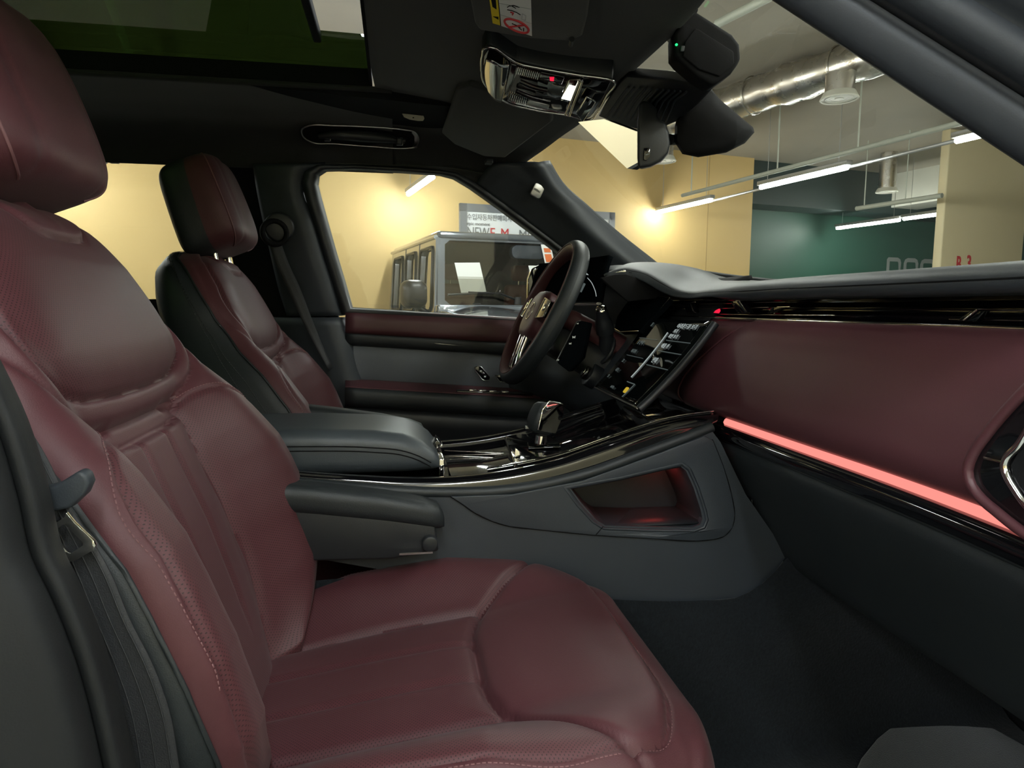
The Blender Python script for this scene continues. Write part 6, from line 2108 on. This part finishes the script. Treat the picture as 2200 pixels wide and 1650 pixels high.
# ================================================================ seat belts
sb = thing('seat_belt', 'black passenger seat belt with bright metal tongue beside the pillar', 'seat belt', loc=PY(200, 1500, -0.705))
r_edge = [(40, 890), (90, 965), (128, 1040), (150, 1087), (196, 1159), (232, 1220), (280, 1333), (327, 1425), (362, 1520), (385, 1650), (400, 1760)]
l_edge = [(-60, 920), (-10, 1000), (40, 1075), (70, 1110), (90, 1170), (115, 1240), (150, 1330), (185, 1430), (215, 1520), (240, 1650), (250, 1760)]
yy = [-0.690, -0.692, -0.696, -0.70, -0.703, -0.704, -0.705, -0.705, -0.705, -0.703, -0.70]
rel(surf('webbing', [[PY(x, y, q) for (x, y), q in zip(r_edge, yy)], [PY(x, y, q - 0.002) for (x, y), q in zip(l_edge, yy)]], 40, 8, 'webbing', thick=0.0016), sb)
for k in (0.12, 0.34, 0.56, 0.78):
    rel(tube('weave_line', [PY(a[0] + (b[0] - a[0]) * k, a[1] + (b[1] - a[1]) * k, q - 0.0022) for a, b, q in zip(r_edge, l_edge, yy)], 0.0006, 'webbing', n=5, samples=40), sb)
gpx = [(80, 1052), (120, 1042), (168, 1012), (184, 1020), (190, 1040), (180, 1064), (150, 1092), (100, 1104), (78, 1100)]
rel(plate('belt_guide', [PY(x, y, -0.712) for x, y in gpx], (0, 0.014, 0), 'grey_plastic', bevel=0.004), sb)
to = [(100, 1142), (112, 1128), (138, 1112), (142, 1102), (147, 1108), (160, 1124), (200, 1161), (205, 1172), (200, 1182), (160, 1206), (150, 1207), (130, 1196), (118, 1178), (100, 1160)]
ti = [(118, 1140), (136, 1127), (142, 1129), (178, 1166), (178, 1172), (152, 1189), (146, 1187), (120, 1160)]
rel(plate('tongue', [PY(x, y, -0.714) for x, y in to], (0, 0.003, 0), 'chrome', holes=[[PY(x, y, -0.714) for x, y in ti]], bevel=0.0008), sb)

db = thing('seat_belt', 'dark driver seat belt running down the far centre pillar', 'seat belt', loc=PY(640, 640, 0.68))
ra = [(598, 505), (618, 560), (645, 620), (668, 680), (690, 735), (715, 790)]
rb = [(575, 515), (594, 570), (622, 630), (650, 690), (678, 745), (707, 797)]
rel(surf('webbing', [[PY(x, y, 0.655) for x, y in ra], [PY(x, y, 0.645) for x, y in rb]], 20, 4, 'webbing', thick=0.0016), db)
rel(cyl('belt_anchor', PY(600, 488, 0.64), PY(600, 488, 0.70), 0.038, 'black_plastic', n=28, bevel=0.006), db)
rel(ring('anchor_loop', PY(590, 500, 0.636), (0.3, -1, 0), 0.03, 0.007, 'matte_black', n=24, k=8), db)

nest(oh, [('button_light', 'button'), ('lamp', 'lamp_lens'), ('front_insert', 'front_lens'), ('grille_bar', 'mid_panel'), ('lever', 'mid_panel'), ('bezel', 'housing')])
nest(gh, [('cap_edge', 'pivot_cap'), ('end_shine', 'recess'), ('recess_rim', 'recess')])
nest(mr, [('button_mark', 'button')])
nest(wl, [('ban_bar', 'ban_ring'), ('warning_mark', 'yellow_field'), ('print_block', 'yellow_field'), ('print_line', 'white_field')])
nest(dc, [('button', 'body'), ('status_light', 'body')])
nest(sb, [('weave_line', 'webbing')])
nest(car, [('window_seal', 'side_window'), ('wiper_pivot', 'wiper_arm'), ('wiper_blade', 'wiper_arm'), ('restraint_post', 'head_restraint'), ('door_gap', 'side_wall')])
nest(st, [('orange_block', 'sheet')])
